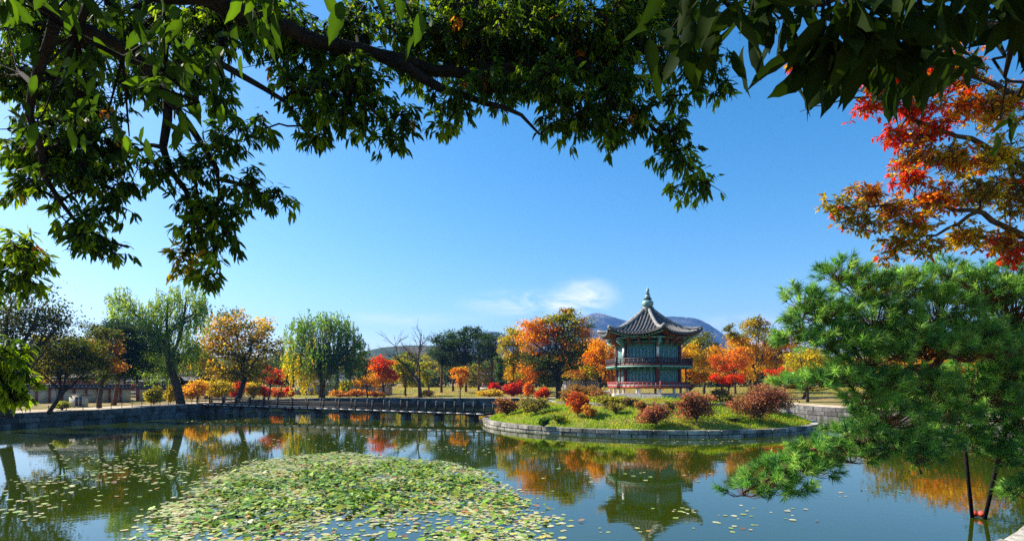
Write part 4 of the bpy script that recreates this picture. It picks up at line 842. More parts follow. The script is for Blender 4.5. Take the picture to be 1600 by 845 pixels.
# ------------------------------------------------------------------ buildings and small fixtures
def tiled_roof(t, c, rz, w, dp, ze, zr, mat, rowmat, over=.6, hip=False):
    cz, sz = math.cos(rz), math.sin(rz)
    def G3(x, y, z): return np.array([c[0] + x * cz - y * sz, c[1] + x * sz + y * cz, z])
    hw, hd = w / 2 + over, dp / 2 + over; V = []; q = []; nu, ns = 14, 6
    def zz(v, u): return ze + (zr - ze) * (1 - v) ** 1.35 + .22 * abs(u) ** 3 * v
    for sg in (-1, 1):
        for dz in (0, -.14):
            b0 = len(V)
            for i in range(ns + 1):
                v = i / ns
                for j in range(nu + 1): u = 2 * j / nu - 1; V.append(G3(u * hw * (1 if not hip else (.62 + .38 * v)), sg * v * hd, zz(v, u) + dz))
            for i in range(ns):
                for j in range(nu): a = b0 + i * (nu + 1) + j; q.append([a, a + 1, a + nu + 2, a + nu + 1])
    if hip:
        for sg in (-1, 1):
            b0 = len(V)
            for i in range(ns + 1):
                v = i / ns
                for j in range(5): y_ = (2 * j / 4 - 1) * v; V.append(G3(sg * hw * (.62 + .38 * v), y_ * hd, zz(v, 1) - .01))
            for i in range(ns):
                for j in range(4): a = b0 + i * 5 + j; q.append([a, a + 1, a + 6, a + 5])
    ro = obj('roof', mesh_np('roof', np.array(V) - np.array(t.location), [q], mat), t)
    nrow = int(2 * hw / .32); e = MB()
    for sg in (-1, 1):
        for i in range(nrow):
            u = (i + .5) / nrow * 2 - 1
            v0 = 0 if not hip else max(0, (abs(u) - .62) / .38)
            if v0 > .9: continue
            e.tube([G3(u * hw, sg * v * hd, zz(v, u) + .03) for v in np.linspace(v0, 1.01, 5)], .07, 5)
    r2 = e.part('tile_rows', rowmat, t, under=ro); r2['kind'] = 'stuff'
    e = MB(); e.tube([G3(u * hw * (.62 if hip else 1), 0, zr + .14 + .12 * u * u) for u in np.linspace(-1, 1, 9)], .17, 6); e.part('ridge', M['ridge'], t, under=ro)
    if not hip:
        e = MB()
        for sg in (-1, 1):
            x = sg * w / 2; V_ = [G3(x, -dp / 2, ze - .1), G3(x, dp / 2, ze - .1), G3(x, 0, zr - .2)]; e.add(V_, t=[[0, 1, 2]])
        e.part('gable', M['plaster'], t)
    return G3
def hanok(label, x, d, w, dp, ze, zr, rz, wallmat='orangewood', roofmat='tile', name='palace_hall', hip=False, ncol=6):
    X = (x - 800) / F_PX * d; g = ground_z(X, d); t = thing(name, label, 'building', (X, d, g))
    G3 = tiled_roof(t, (X, d), rz, w, dp, ze, zr, M[roofmat], M['tilerow'], hip=hip)
    e = MB(); e.box((X, d, g + .2), (w + .8, dp + .8, .5), rz=rz); e.part('plinth', M['granite'], t)
    e = MB(); e.box((X, d, (g + .4 + ze) / 2), (w - .1, dp - .1, ze - g - .4), rz=rz); e.part('wall', M['plaster'], t)
    for sg in (-1, 1):
        for i in range(ncol + 1):
            p = G3(-w / 2 + w * i / ncol, sg * dp / 2, 0); e = MB(); e.lathe([(.12, g + .4), (.11, ze)], 8, (p[0], p[1], 0)); e.part('column', M['redrail'], t, smooth=True)
        for i in range(ncol):
            a = G3(-w / 2 + w * (i + .16) / ncol, sg * (dp / 2 - .01), 0); b = G3(-w / 2 + w * (i + .84) / ncol, sg * (dp / 2 - .01), 0)
            e = MB(); e.bar(a + [0, 0, (g + .9 + ze - .3) / 2], b + [0, 0, (g + .9 + ze - .3) / 2], .06, max(.5, ze - .3 - g - .9)); e.part('shutter', M[wallmat], t)
        a = G3(-w / 2, sg * dp / 2, ze - .16); b = G3(w / 2, sg * dp / 2, ze - .16); e = MB(); e.bar(a, b, .16, .2); e.part('beam', M['green'], t)
    return t
hanok('palace hall with red columns and small tiled roof behind the left beige wall', 118, 72, 9.5, 4, 4.15, 5.2, .12)
hanok('tiled hall with red beams at the left, right of the tall willow trunk', 312, 96, 6.5, 4, 3.9, 5.6, .10, hip=True)
hanok('long low hall showing only grey roof left of the tall willow trunk', 232, 92, 8, 4, 3.7, 4.8, .10)
hanok('low hall with blue-grey roof behind the grey wall and weeping willow', 535, 120, 15, 5, 3.8, 5.4, .05, roofmat='bluetile', hip=True, ncol=9)
hanok('small blue-grey roofed gatehouse beside the pine grove', 768, 124, 4, 3, 4.1, 6.0, .0, roofmat='bluetile', name='gatehouse', ncol=3)
def court_wall(label, x0, d0, x1, d1, h, mat, npan, posts=True):
    A = P(x0, 600, d0); B = P(x1, 600, d1); A[2] = ground_z(*A[:2]); B[2] = ground_z(*B[:2]); dv = (B - A); L = np.linalg.norm(dv); dv /= L
    t = thing('court_wall', label, 'wall', (A + B) / 2); up = np.array([0, 0, 1.0])
    for i in range(npan):
        a = A + dv * (L * i / npan + .06); b = A + dv * (L * (i + 1) / npan - .06); e = MB(); e.bar(a + up * h / 2, b + up * h / 2, .3, h); e.part('wall_panel', M[mat], t)
        a = A + dv * (L * i / npan); e = MB(); e.bar(a - up * .1, a + up * (h + .02), .36, .3) if False else e.box(a + up * (h / 2), (.2, .36, h + .02), rz=math.atan2(dv[1], dv[0])); e.part('post', M['orangewood'] if posts else M[mat], t)
    e = MB(); e.bar(A + up * (h + .06), B + up * (h + .06), .42, .14); e.part('beam', M['maroon'] if posts else M['ridge'], t)
    nvec = np.array([dv[1], -dv[0], 0]); e = MB()
    for sg in (-1, 1):
        V_ = [A + up * (h + .42), B + up * (h + .42), B + nvec * sg * .5 + up * (h + .14), A + nvec * sg * .5 + up * (h + .14)]; e.add(V_, q=[[0, 1, 2, 3]])
    e.tube([A + up * (h + .45), B + up * (h + .45)], .11, 6); co = e.part('coping', M['tile'], t)
    e = MB(); m = int(L / .34)
    for sg in (-1, 1):
        for i in range(m):
            p = A + dv * (L * (i + .5) / m); e.tube([p + up * (h + .44), p + nvec * sg * .52 + up * (h + .17)], .06, 5)
    r2 = e.part('coping_tiles', M['tilerow'], t, under=co); r2['kind'] = 'stuff'
court_wall('long beige plaster wall with red posts and tiled coping on the left bank', 36, 61, 205, 68, 1.5, 'plaster', 9)
court_wall('short beige wall continuing right behind the tall willow', 215, 72, 280, 77, 1.5, 'plaster', 4)
court_wall('grey masonry wall with tiled coping behind the weeping willow', 462, 101, 613, 100, 1.75, 'greywall', 9, posts=False)
court_wall('grey wall glimpsed under the largest orange tree', 880, 110, 935, 110, 1.7, 'greywall', 3, posts=False)
# white wall corner at the far left
t = thing('white_wall', 'short white wall with a dark red post at the far left', 'wall', P(22, 632, 57)); g = ground_z(*P(22, 632, 57)[:2]); a, b = P(10, 600, 56), P(36, 600, 58); a[2] = b[2] = g + .75
t.location.z = g
e = MB(); e.bar(a, b, .2, 1.5); e.part('panel', M['white'], t); e = MB(); e.box((b[0] + .2, b[1], g + .85), (.22, .22, 1.7)); e.part('post', M['maroon'], t)
# notice cabinet
c = P(123, 634, 56); g = ground_z(*c[:2]); t = thing('notice_cabinet', 'white notice cabinet with two dark panels on the left bank walk', 'notice board', (c[0], c[1], g))
e = MB(); e.box((c[0], c[1], g + .55), (1.5, .5, 1.1)); e.part('cabinet', M['plaster'], t)
for s_ in (-.02, .36): e = MB(); e.box((c[0] + s_, c[1] - .26, g + .55), (.26, .03, .85)); e.part('dark_panel', M['signdark'], t)
e = MB(); e.box((c[0] + .1, c[1], g + 1.15), (1.9, .7, .09)); e.part('lid', M['tile'], t)
# lantern box by the bridge end
c = P(325, 620, 83); g = ground_z(*c[:2]); t = thing('lantern_box', 'small dark roofed sign box among the yellow bushes at the bridge end', 'sign box', (c[0], c[1], g))
e = MB(); e.box((c[0], c[1], g + .5), (1.0, .5, 1.0)); e.part('box', M['signdark'], t); e = MB(); e.box((c[0], c[1], g + 1.06), (1.25, .8, .1)); e.part('lid', M['ridge'], t)
for s_ in (-.25, 0, .25): e = MB(); e.box((c[0] + s_, c[1] - .27, g + .65), (.12, .04, .22)); e.part('window', M['white'], t)
# bench beyond the island and the white stone post on it
c = P(862, 610, 78); g = ground_z(*c[:2]); t = thing('bench', 'small reddish brown bench on the far lawn left of the pavilion', 'bench', (c[0], c[1], g))
e = MB(); e.box((c[0], c[1], g + .45), (1.5, .45, .08)); e.part('seat', M['orangewood'], t)
for s_ in (-.6, .6): e = MB(); e.box((c[0] + s_, c[1], g + .2), (.09, .4, .44)); e.part('leg', M['orangewood'], t)
c = P(837, 627, 46.5); g = isl(837, 46.5); t = thing('stone_post', 'slim pale stone post on the island\'s left slope', 'post', (c[0], c[1], g))
e = MB(); e.lathe([(.11, g - .1), (.09, g + .85), (.12, g + .88), (.12, g + .98), (.02, g + 1.08)], 8, (c[0], c[1], 0)); e.part('shaft', M['granite'], t); e = MB(); e.box((c[0], c[1], g + .04), (.5, .4, .14)); e.part('base', M['granite'], t)
# low rope fence on the left bank
fp = resample(OUT[14:20][::-1] + np.array([[-.55, 0]]), 1.35, closed=False); t = thing('rope_fence', 'low rope fence of thin dark posts along the left bank wall', 'fence', (*fp[len(fp) // 2], BANK_Z))
pm = MB(); pm.lathe([(.03, 0), (.03, .48), (.045, .49), (.001, .53)], 6); pme = pm.mesh('post', M['rail'])
for p in fp: obj('post', pme, t, Vector((p[0], p[1], ground_z(*p))) - t.location)
e = MB()
for a, b in zip(fp[:-1], fp[1:]):
    z = BANK_Z + .4; m_ = (a + b) / 2; e.tube([(a[0], a[1], z), (m_[0], m_[1], z - .12), (b[0], b[1], z)], .012, 4)
e.part('rope', M['bark'], t)
# props under the pine
for lab, top, foot in (('upright dark prop pole standing in the water under the pine', (1503, 655, 14.4), (1522, 806, 15.1)), ('leaning dark prop pole right of the upright one under the pine', (1572, 660, 13.8), (1533, 806, 15.0))):
    a = P(*foot); b = P(*top); t = thing('prop_pole', lab, 'pole', (a[0], a[1], 0)); e = MB(); e.tube([a - [0, 0, .5], b], .045, 8); e.part('pole', M['steel'], t, smooth=True)
    dv = (b - a) / np.linalg.norm(b - a); e = MB(); e.tube([a + dv * .02, a + dv * .13], .075, 8); e.part('collar', M['redtape'], t, smooth=True)

# ------------------------------------------------------------------ hills
def hills(name, prof, D, x0, x1, mat, amp, seed, depth=.3):
    r_ = np.random.default_rng(seed); xs = np.arange(x0, x1 + 1, 5.0); pr = np.array(prof, float); hz = np.interp(xs, pr[:, 0], (H_ROW - pr[:, 1]) / F_PX * D + CAM_H)
    hz = np.convolve(np.pad(hz, 2, 'edge'), np.ones(5) / 5, 'valid'); rows = 40; V = []
    ph = r_.uniform(0, 6.28, (8, 3)); fr = [(.6 * 1.9 ** i) for i in range(8)]
    for i in range(rows + 1):
        v = i / rows; sh = math.sin(min(v / .62, 1) * math.pi / 2) ** 1.2 if v < .62 else math.cos((v - .62) / .38 * math.pi / 2) ** .8
        y = D * (1 - depth * .62 + depth * v)
        for x, h in zip(xs, hz):
            X = (x - 800) / F_PX * D; u_ = X / (D * .05); w_ = y / (D * .05); nz = sum((.55 ** k) * math.sin(f * u_ + ph[k, 0] + 1.3 * math.sin(f * .7 * w_ + ph[k, 1])) * math.cos(f * w_ * .8 + ph[k, 2]) for k, f in enumerate(fr))
            V.append((X, y, max(0.5, h * sh * (1 + amp * nz * (1.0 if sh < .97 else .35)))))
    m = len(xs); q = [[i * m + j, i * m + j + 1, (i + 1) * m + j + 1, (i + 1) * m + j] for i in range(rows) for j in range(m - 1)]
    return obj(name, mesh_np(name, V, [q], mat, smooth=True), kind='structure')
hills('near_hill', [(60, 600), (200, 585), (330, 575), (395, 562), (430, 555), (500, 560), (560, 552), (600, 543), (640, 540), (690, 541), (730, 552), (790, 575), (860, 590), (960, 600)], 900, 40, 980, M['forest'], .035, 3, .35)
hills('mountain', [(560, 600), (660, 580), (720, 548), (748, 524), (770, 516), (790, 524), (815, 530), (850, 526), (885, 508), (910, 492), (930, 487), (955, 496), (985, 502), (1015, 500), (1045, 494), (1065, 497), (1085, 506), (1110, 518), (1135, 538), (1170, 552), (1220, 566), (1300, 578), (1420, 590), (1600, 600)], 2600, 540, 1620, M['mount'], .10, 8, .3)

# air between the camera and the hills
hm, ht, hout = new_mat('haze_air'); pv = N(ht, 'ShaderNodeVolumePrincipled'); pv.inputs['Color'].default_value = (.15, .38, 1.0, 1); pv.inputs['Density'].default_value = HAZE; pv.inputs['Anisotropy'].default_value = .15
ht.links.new(pv.outputs[0], hout.inputs['Volume'])
e = MB(); e.box((0, 1700, 184), (9000, 4200, 372)); hz_o = obj('haze', e.mesh('haze', hm), kind='stuff'); tag(hz_o, 'thin blue haze in front of the far mountains', 'haze')

# ------------------------------------------------------------------ close foliage: overhanging tree, near shade-toned leaves, red-orange tree, pine
def canopy(name, label, base, limbs, blobs, pal, L, k=7, droop=.7, big=(), indiv=0, bark='bark', cell=.8, width=1.0, spread=.9, roll=.5, leafcols=None, nbig_L=(.14, .19), main=None, lmat='bigleaf'):
    base = np.array(base, float); t = thing(name, label, 'tree', base); br_ = MB(); nodes = []; nr = []
    for pts, r0, r1 in limbs:
        pts = np.array(pts, float); fine = resample(pts, .25, closed=False); fine[1:-1] += rng.normal(0, .02, (len(fine) - 2, 3)); rr_ = np.linspace(r0, r1, len(fine)); br_.tube(fine, rr_, 8); nodes.append(fine); nr.append(rr_)
    nodes = np.vstack(nodes); nr = np.concatenate(nr); C = []; D = []; LN = []; CI = []; TA = []; TB = []
    for b in blobs:
        x, y, rx, ry, d = b[:5]; ci = b[5] if len(b) > 5 else None; mult = b[6] if len(b) > 6 else 1.0
        c = P(x, y, d); kx = d / F_PX; rx *= 1.12; ry *= 1.12; R = np.array([rx * kx, min(rx, ry * 1.6) * kx * 1.1, ry * kx]); i = np.argmin(np.linalg.norm(nodes - c, axis=1) + 10 * (nodes[:, 1] < .4))
        path = bend(nodes[i], c, 5, .05, .12); br_.tube(path, np.linspace(min(nr[i] * .7, .03), .008, 5), 5, cap=False)
        cl = (L / kx) * cell; ns_ = max(3, int(mult * math.pi * rx * ry / (cl * cl))); nsub = max(2, ns_ // 7)
        sc_ = c + rand_sphere(nsub, .5) * R; TA.append(path[rng.integers(1, 5, nsub)]); TB.append(sc_)
        w_ = rng.integers(0, nsub, ns_); sp = c + rand_sphere(ns_, .5) * R; sp = sp * .38 + (sc_[w_] + rng.normal(0, L * .9, (ns_, 3))) * .62
        TA.append(sc_[w_]); TB.append(sp); td = nrm(sp - sc_[w_] + (sp - c) * .4 + rng.normal(0, .05, (ns_, 3)))
        nm_ = min(len(pal), main or len(pal)); cidx = rng.integers(0, nm_, ns_) if ci is None else np.where(rng.random(ns_) < .72, ci, rng.integers(0, nm_, ns_))
        odd = rng.random(ns_) < .035; cidx[odd] = rng.integers(0, len(pal), odd.sum())
        for s_ in range(ns_):
            m = rng.integers(k - 2, k + 2); rad = rng.normal(size=(m, 3)) * np.array([1, 1, .55]); dd = nrm(td[s_] * .7 + rad * spread * .6 + np.array([0, 0, -droop]))
            C.append(sp[s_] + rng.normal(0, L * .14, (m, 3)) ); D.append(dd); LN.append(L * rng.uniform(.65, 1.2, m)); CI.append(np.full(m, cidx[s_]))
    C, D, LN, CI = np.vstack(C), np.vstack(D), np.concatenate(LN), np.concatenate(CI)
    br_.twigs(np.vstack(TA), np.vstack(TB), .0065, .0035)
    BC, BD, BLn = [], [], []
    for x, y, rx, ry, d, n in big:               # close, large leaves in loose hanging fans
        kx = d / F_PX; c = P(x, y, d); R = np.array([rx * kx, .35, ry * kx]); nf = max(1, n // 5); hub = c + rand_sphere(nf, .5) * R
        i = [np.argmin(np.linalg.norm(nodes - h, axis=1)) for h in hub]; br_.twigs(nodes[i], hub, .009, .004)
        w_ = rng.integers(0, nf, n); BC.append(hub[w_] + rng.normal(0, .035, (n, 3))); BD.append(nrm(rng.normal(size=(n, 3)) * np.array([.75, .75, .35]) + np.array([0, 0, -.85]))); BLn.append(rng.uniform(*nbig_L, n))
    pal = np.array(pal, float)
    lc = pal[CI] * (1 + rng.normal(0, .2, (len(CI), 1)).clip(-.5, .6))
    pick = np.argsort(-(LN / np.maximum(C[:, 1], .5)))[:max(0, indiv - sum(len(b_) for b_ in BC))]
    rest = np.ones(len(C), bool); rest[pick] = False
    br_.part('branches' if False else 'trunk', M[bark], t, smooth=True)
    V_, F_ = lance(C[rest], D[rest], LN[rest], roll, width)
    obj('crown', mesh_np('crown', V_ - base, [F_], M[lmat], col=np.repeat(lc[rest].clip(.003, .9), 8, 0), smooth=False), t, kind='stuff')
    if indiv:
        LM = [leaf_mesh_full(i, c_, lmat) for i, c_ in enumerate(leafcols)]
        BC.append(C[pick]); BD.append(D[pick]); BLn.append(LN[pick]); BC = np.vstack(BC); BD = np.vstack(BD); BLn = np.concatenate(BLn); RR = frames(BD, roll=.7)
        for p_, R_, l_ in zip(BC, RR, BLn):
            o_ = obj('leaf', LM[rng.integers(0, len(LM))], t); set_matrix(o_, p_ - base, R_, l_ * rng.uniform(.9, 1.1))
    return t
tb0 = np.array([-5.6, 1.2, ground_z(-5.6, 1.2) - .1]); tk = np.array([-4.7, 3.0, 6.6])
GP = [(.040, .080, .009), (.028, .06, .009), (.11, .17, .010), (.022, .045, .008), (.22, .18, .02), (.33, .12, .02)]
limbs = [([tb0, (-5.5, 1.5, 3.6), (-5.1, 2.2, 5.4), tk], .30, .20),
         ([tk, (-4.1, 4.7, 7.9), P(330, 5, 6), P(470, 55, 6), P(600, 90, 6.2), P(720, 118, 6.4), P(850, 100, 6.6), P(1000, 85, 6.8), P(1110, 55, 7)], .125, .03),
         ([P(600, 90, 6.2), P(680, 135, 6.2), P(760, 160, 6.1), P(815, 180, 6), P(843, 210, 6)], .07, .012),
         ([P(560, 85, 6.15), P(545, 140, 6.0), P(600, 190, 5.9)], .04, .012),
         ([tk, P(90, 20, 4.9), P(190, 70, 5.4), P(262, 150, 5.8), P(318, 225, 5.8), P(345, 290, 5.8), P(330, 360, 5.8), P(340, 420, 5.8)], .085, .012),
         ([P(262, 150, 5.8), P(255, 225, 5.9), P(285, 280, 5.9), P(305, 360, 5.9), P(290, 400, 5.9)], .05, .010),
         ([P(345, 280, 5.8), P(380, 290, 5.7), P(425, 310, 5.7)], .025, .010),
         ([P(90, 20, 4.9), P(45, 150, 5.3), P(65, 240, 5.5), P(80, 295, 5.6), P(140, 370, 5.7), P(195, 385, 5.7)], .05, .010),
         ([P(345, 60, 6), P(345, 100, 6), P(400, 130, 6), P(445, 160, 6), P(455, 185, 6), P(500, 210, 6)], .045, .010),
         ([P(900, 95, 6.6), P(980, 160, 6.5), P(1050, 225, 6.5), P(1092, 280, 6.5)], .045, .010),
         ([(-5.5, 1.5, 3.6), (-5.6, 4.5, 4.6), P(-30, 425, 6.2), P(25, 400, 6.3)], .09, .014),
         ([(-5.6, 4.0, 4.3), P(-60, 560, 6), P(10, 560, 6.3)], .05, .014),
         ([tk, (-2.6, 2.3, 5.6), P(150, -30, 2.5), P(330, -20, 2.4), P(480, -25, 2.2), P(620, -20, 2.0)], .09, .012),
         ([P(150, -30, 2.5), P(110, 60, 2.6), P(250, 100, 2.6), P(310, 160, 2.5)], .02, .006)]
blobs = [(60, 50, 100, 60, 7, None, .9), (190, 60, 100, 60, 7, None, .9), (100, 145, 110, 50, 6.5, None, 1.0), (235, 130, 50, 45, 6.6), (60, 225, 70, 45, 6.2), (135, 215, 75, 48, 6), (190, 240, 30, 30, 6.2), (38, 295, 24, 36, 5.8), (115, 290, 48, 40, 5.8), (180, 295, 28, 40, 5.8), (165, 385, 48, 22, 5.7), (112, 342, 36, 26, 5.7), (140, 350, 25, 20, 5.7),
         (25, 402, 46, 32, 6.3, 2, 1.3), (60, 420, 20, 28, 6.3, 2), (15, 440, 40, 26, 6.3, 0), (15, 560, 30, 30, 6.3, 2, 1.3), (22, 600, 28, 26, 6.2, 2, 1.3), (-20, 590, 40, 50, 6.2, 0),
         (350, 50, 90, 50, 6.6), (300, 120, 50, 40, 6.3), (350, 150, 40, 26, 6.2), (255, 275, 36, 24, 5.9), (300, 262, 34, 36, 5.9), (345, 225, 40, 28, 5.8), (395, 205, 34, 20, 5.8), (395, 290, 34, 24, 5.7), (428, 308, 20, 24, 5.7), (300, 320, 34, 30, 5.9), (350, 320, 34, 28, 5.8), (310, 365, 32, 26, 5.8), (355, 362, 24, 20, 5.8), (282, 402, 30, 24, 5.9, 4), (320, 400, 26, 22, 5.8), (335, 432, 36, 18, 5.8), (285, 395, 10, 10, 5.8, 5),
         (440, 75, 70, 45, 6.4), (480, 130, 60, 36, 6.1), (510, 175, 50, 30, 6.0), (480, 210, 34, 18, 6.0), (560, 40, 60, 30, 6.6), (570, 130, 60, 40, 6.1), (540, 175, 40, 26, 6.0), (610, 210, 32, 30, 5.9), (630, 178, 30, 18, 5.9), (590, 165, 30, 25, 6),
         (650, 50, 70, 50, 6.5), (740, 50, 80, 50, 6.6), (700, 195, 22, 24, 6.1, 2), (715, 155, 40, 30, 6.1), (770, 130, 60, 36, 6.2), (820, 60, 80, 56, 6.6), (850, 140, 60, 40, 6.3), (900, 60, 80, 60, 6.7), (870, 190, 36, 22, 6.2), (910, 170, 50, 46, 6.4), (960, 130, 50, 50, 6.5), (960, 205, 40, 30, 6.4), (990, 50, 70, 50, 6.8), (1000, 175, 30, 34, 6.4), (1060, 40, 60, 40, 6.9), (1045, 205, 36, 34, 6.4), (1060, 245, 38, 26, 6.4), (1085, 278, 46, 22, 6.4), (1100, 110, 30, 36, 6.8), (1125, 135, 26, 18, 6.8), (1085, 80, 40, 30, 6.8), (1060, 150, 24, 22, 6.6),
         (20, 110, 60, 50, 6.5), (300, 20, 100, 40, 7.2), (420, 20, 80, 40, 7.2), (520, 90, 60, 40, 6.8), (640, 110, 50, 30, 6.7, None, .6), (700, 90, 70, 40, 6.8), (790, 100, 60, 40, 6.8), (870, 100, 70, 40, 7), (950, 90, 70, 50, 7), (1030, 100, 40, 40, 7, None, .6), (700, 10, 100, 40, 7.4), (850, 10, 100, 40, 7.4), (1000, 10, 100, 40, 7.4), (560, 10, 60, 20, 7.2, None, .5), (100, 250, 60, 30, 6), (170, 330, 26, 20, 5.8)]
# the crown goes on unseen above the frame, added to shade the right half
blobs += [(x_, y_, 150, 80, d_, None, .5) for x_, y_, d_ in ((700, -120, 7.6), (900, -110, 7.5), (1050, -120, 7.6), (700, -260, 7.8), (950, -260, 7.8))]
big = [(50, 30, 80, 40, 2.5, 34), (190, 30, 90, 40, 2.5, 40), (120, 110, 90, 40, 2.7, 20), (260, 60, 70, 50, 2.5, 32), (265, 150, 60, 30, 2.5, 26), (60, 170, 60, 30, 2.7, 10), (170, 175, 50, 20, 2.6, 10), (350, 20, 60, 30, 2.3, 18), (440, 5, 50, 20, 2.2, 12), (550, 0, 40, 14, 2.0, 6), (635, 5, 30, 10, 1.9, 4)]
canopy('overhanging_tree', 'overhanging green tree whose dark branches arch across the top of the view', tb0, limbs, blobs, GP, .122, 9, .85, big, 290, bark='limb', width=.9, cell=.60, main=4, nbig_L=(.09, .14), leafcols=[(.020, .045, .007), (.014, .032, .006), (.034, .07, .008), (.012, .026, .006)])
# second tree: large leaves, their colour darkened for deep shade, across the upper right corner
b0 = np.array([4.6, -.9, ground_z(4.6, -.9) - .1])
canopy('near_tree', 'tree with large drooping shade-toned leaves close across the upper right corner', b0,
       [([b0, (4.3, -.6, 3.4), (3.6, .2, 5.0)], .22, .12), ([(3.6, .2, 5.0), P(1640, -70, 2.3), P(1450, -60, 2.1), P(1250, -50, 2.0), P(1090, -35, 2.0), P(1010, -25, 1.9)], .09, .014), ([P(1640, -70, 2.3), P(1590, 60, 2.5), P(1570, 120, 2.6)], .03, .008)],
       [(1560, 60, 60, 50, 2.9, None, .9), (1590, 150, 30, 60, 3.0, None, .7), (1450, 20, 120, 30, 2.9, None, .8), (1250, 10, 120, 30, 2.9, None, .7)] + [(x_, y_, 230, 120, d_, None, .8) for x_, y_, d_ in ((900, -250, 2.6), (1150, -260, 2.6), (1400, -260, 2.7), (650, -420, 2.7), (1000, -480, 2.8), (1300, -480, 2.8))],  # last blobs: unseen crown above the frame, added to shade the close leaves
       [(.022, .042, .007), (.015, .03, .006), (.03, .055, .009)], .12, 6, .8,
       [(1080, 5, 60, 24, 1.9, 18), (1150, 5, 50, 24, 1.9, 18), (1230, -5, 60, 30, 1.9, 28), (1310, 10, 60, 34, 1.8, 36), (1400, 10, 70, 34, 1.8, 40), (1490, 10, 70, 34, 1.9, 40), (1570, 10, 60, 44, 2.0, 36), (1370, 60, 40, 14, 1.8, 8), (1480, 55, 50, 14, 1.9, 10), (1570, 90, 40, 40, 2.2, 14)], 270, bark='limb', lmat='shadeleaf', cell=.9, leafcols=[(.012, .024, .005), (.009, .019, .005), (.017, .032, .006)], nbig_L=(.14, .20))
# red-orange autumn tree at right
b1 = np.array([13.2, 11.0, ground_z(13.2, 11.0) - .1]); AP = [(.42, .030, .010), (.42, .12, .012), (.34, .22, .02), (.17, .14, .025), (.26, .11, .025), (.40, .30, .02)]
canopy('autumn_maple', 'red, orange and olive autumn tree reaching in from the right edge above the pine', b1,
       [([b1, (12.6, 11, 4.0), (11.6, 11, 6.5), (10.8, 11, 8.6)], .22, .10), ([(12.2, 11, 5.2), P(1620, 380, 11), P(1530, 330, 11), P(1440, 318, 11), P(1370, 318, 10.8), P(1310, 325, 10.6)], .09, .010), ([(11.6, 11, 6.5), P(1600, 260, 11.2), P(1520, 220, 11.2), P(1430, 190, 11.2), P(1370, 150, 11.2), P(1320, 155, 11.2), P(1250, 175, 11.2)], .08, .006),
        ([(10.8, 11, 8.6), P(1520, 120, 11.3), P(1400, 80, 11.3), P(1280, 90, 11.3)], .07, .008), ([P(1530, 330, 11), P(1470, 365, 11), P(1400, 380, 10.8)], .04, .008)],
       [(1255, 95, 34, 16, 11.3, 0), (1300, 105, 30, 14, 11.3, 0), (1390, 120, 60, 24, 11.3, 0), (1480, 110, 50, 34, 11.4, 1), (1360, 165, 30, 14, 11.2, 0), (1430, 170, 44, 24, 11.2, 0), (1400, 215, 40, 18, 11.2, 0), (1460, 205, 40, 22, 11.2, 0), (1500, 160, 40, 26, 11.3, 1), (1560, 170, 46, 40, 11.4, 2), (1430, 245, 36, 20, 11.1, 4), (1420, 280, 34, 22, 11, 0), (1480, 250, 50, 28, 11.1, 2), (1550, 240, 50, 34, 11.2, 5), (1590, 300, 50, 50, 11.2, 3), (1360, 305, 40, 18, 10.9, 4), (1320, 320, 32, 20, 10.7, 3), (1345, 345, 40, 16, 10.8, 3), (1400, 325, 40, 20, 10.9, 4), (1460, 310, 50, 26, 11, 1), (1530, 300, 50, 28, 11, 3), (1400, 375, 34, 14, 10.8, 3), (1450, 385, 44, 14, 10.9, 3), (1510, 370, 50, 20, 11, 2), (1570, 375, 44, 26, 11, 4), (1420, 350, 50, 16, 10.9, 2), (1400, 395, 30, 10, 10.9, 3), (1590, 400, 30, 16, 11, 0)],
       AP, .12, 7, .35, cell=.60, roll=.5, spread=1.2, width=1.1)

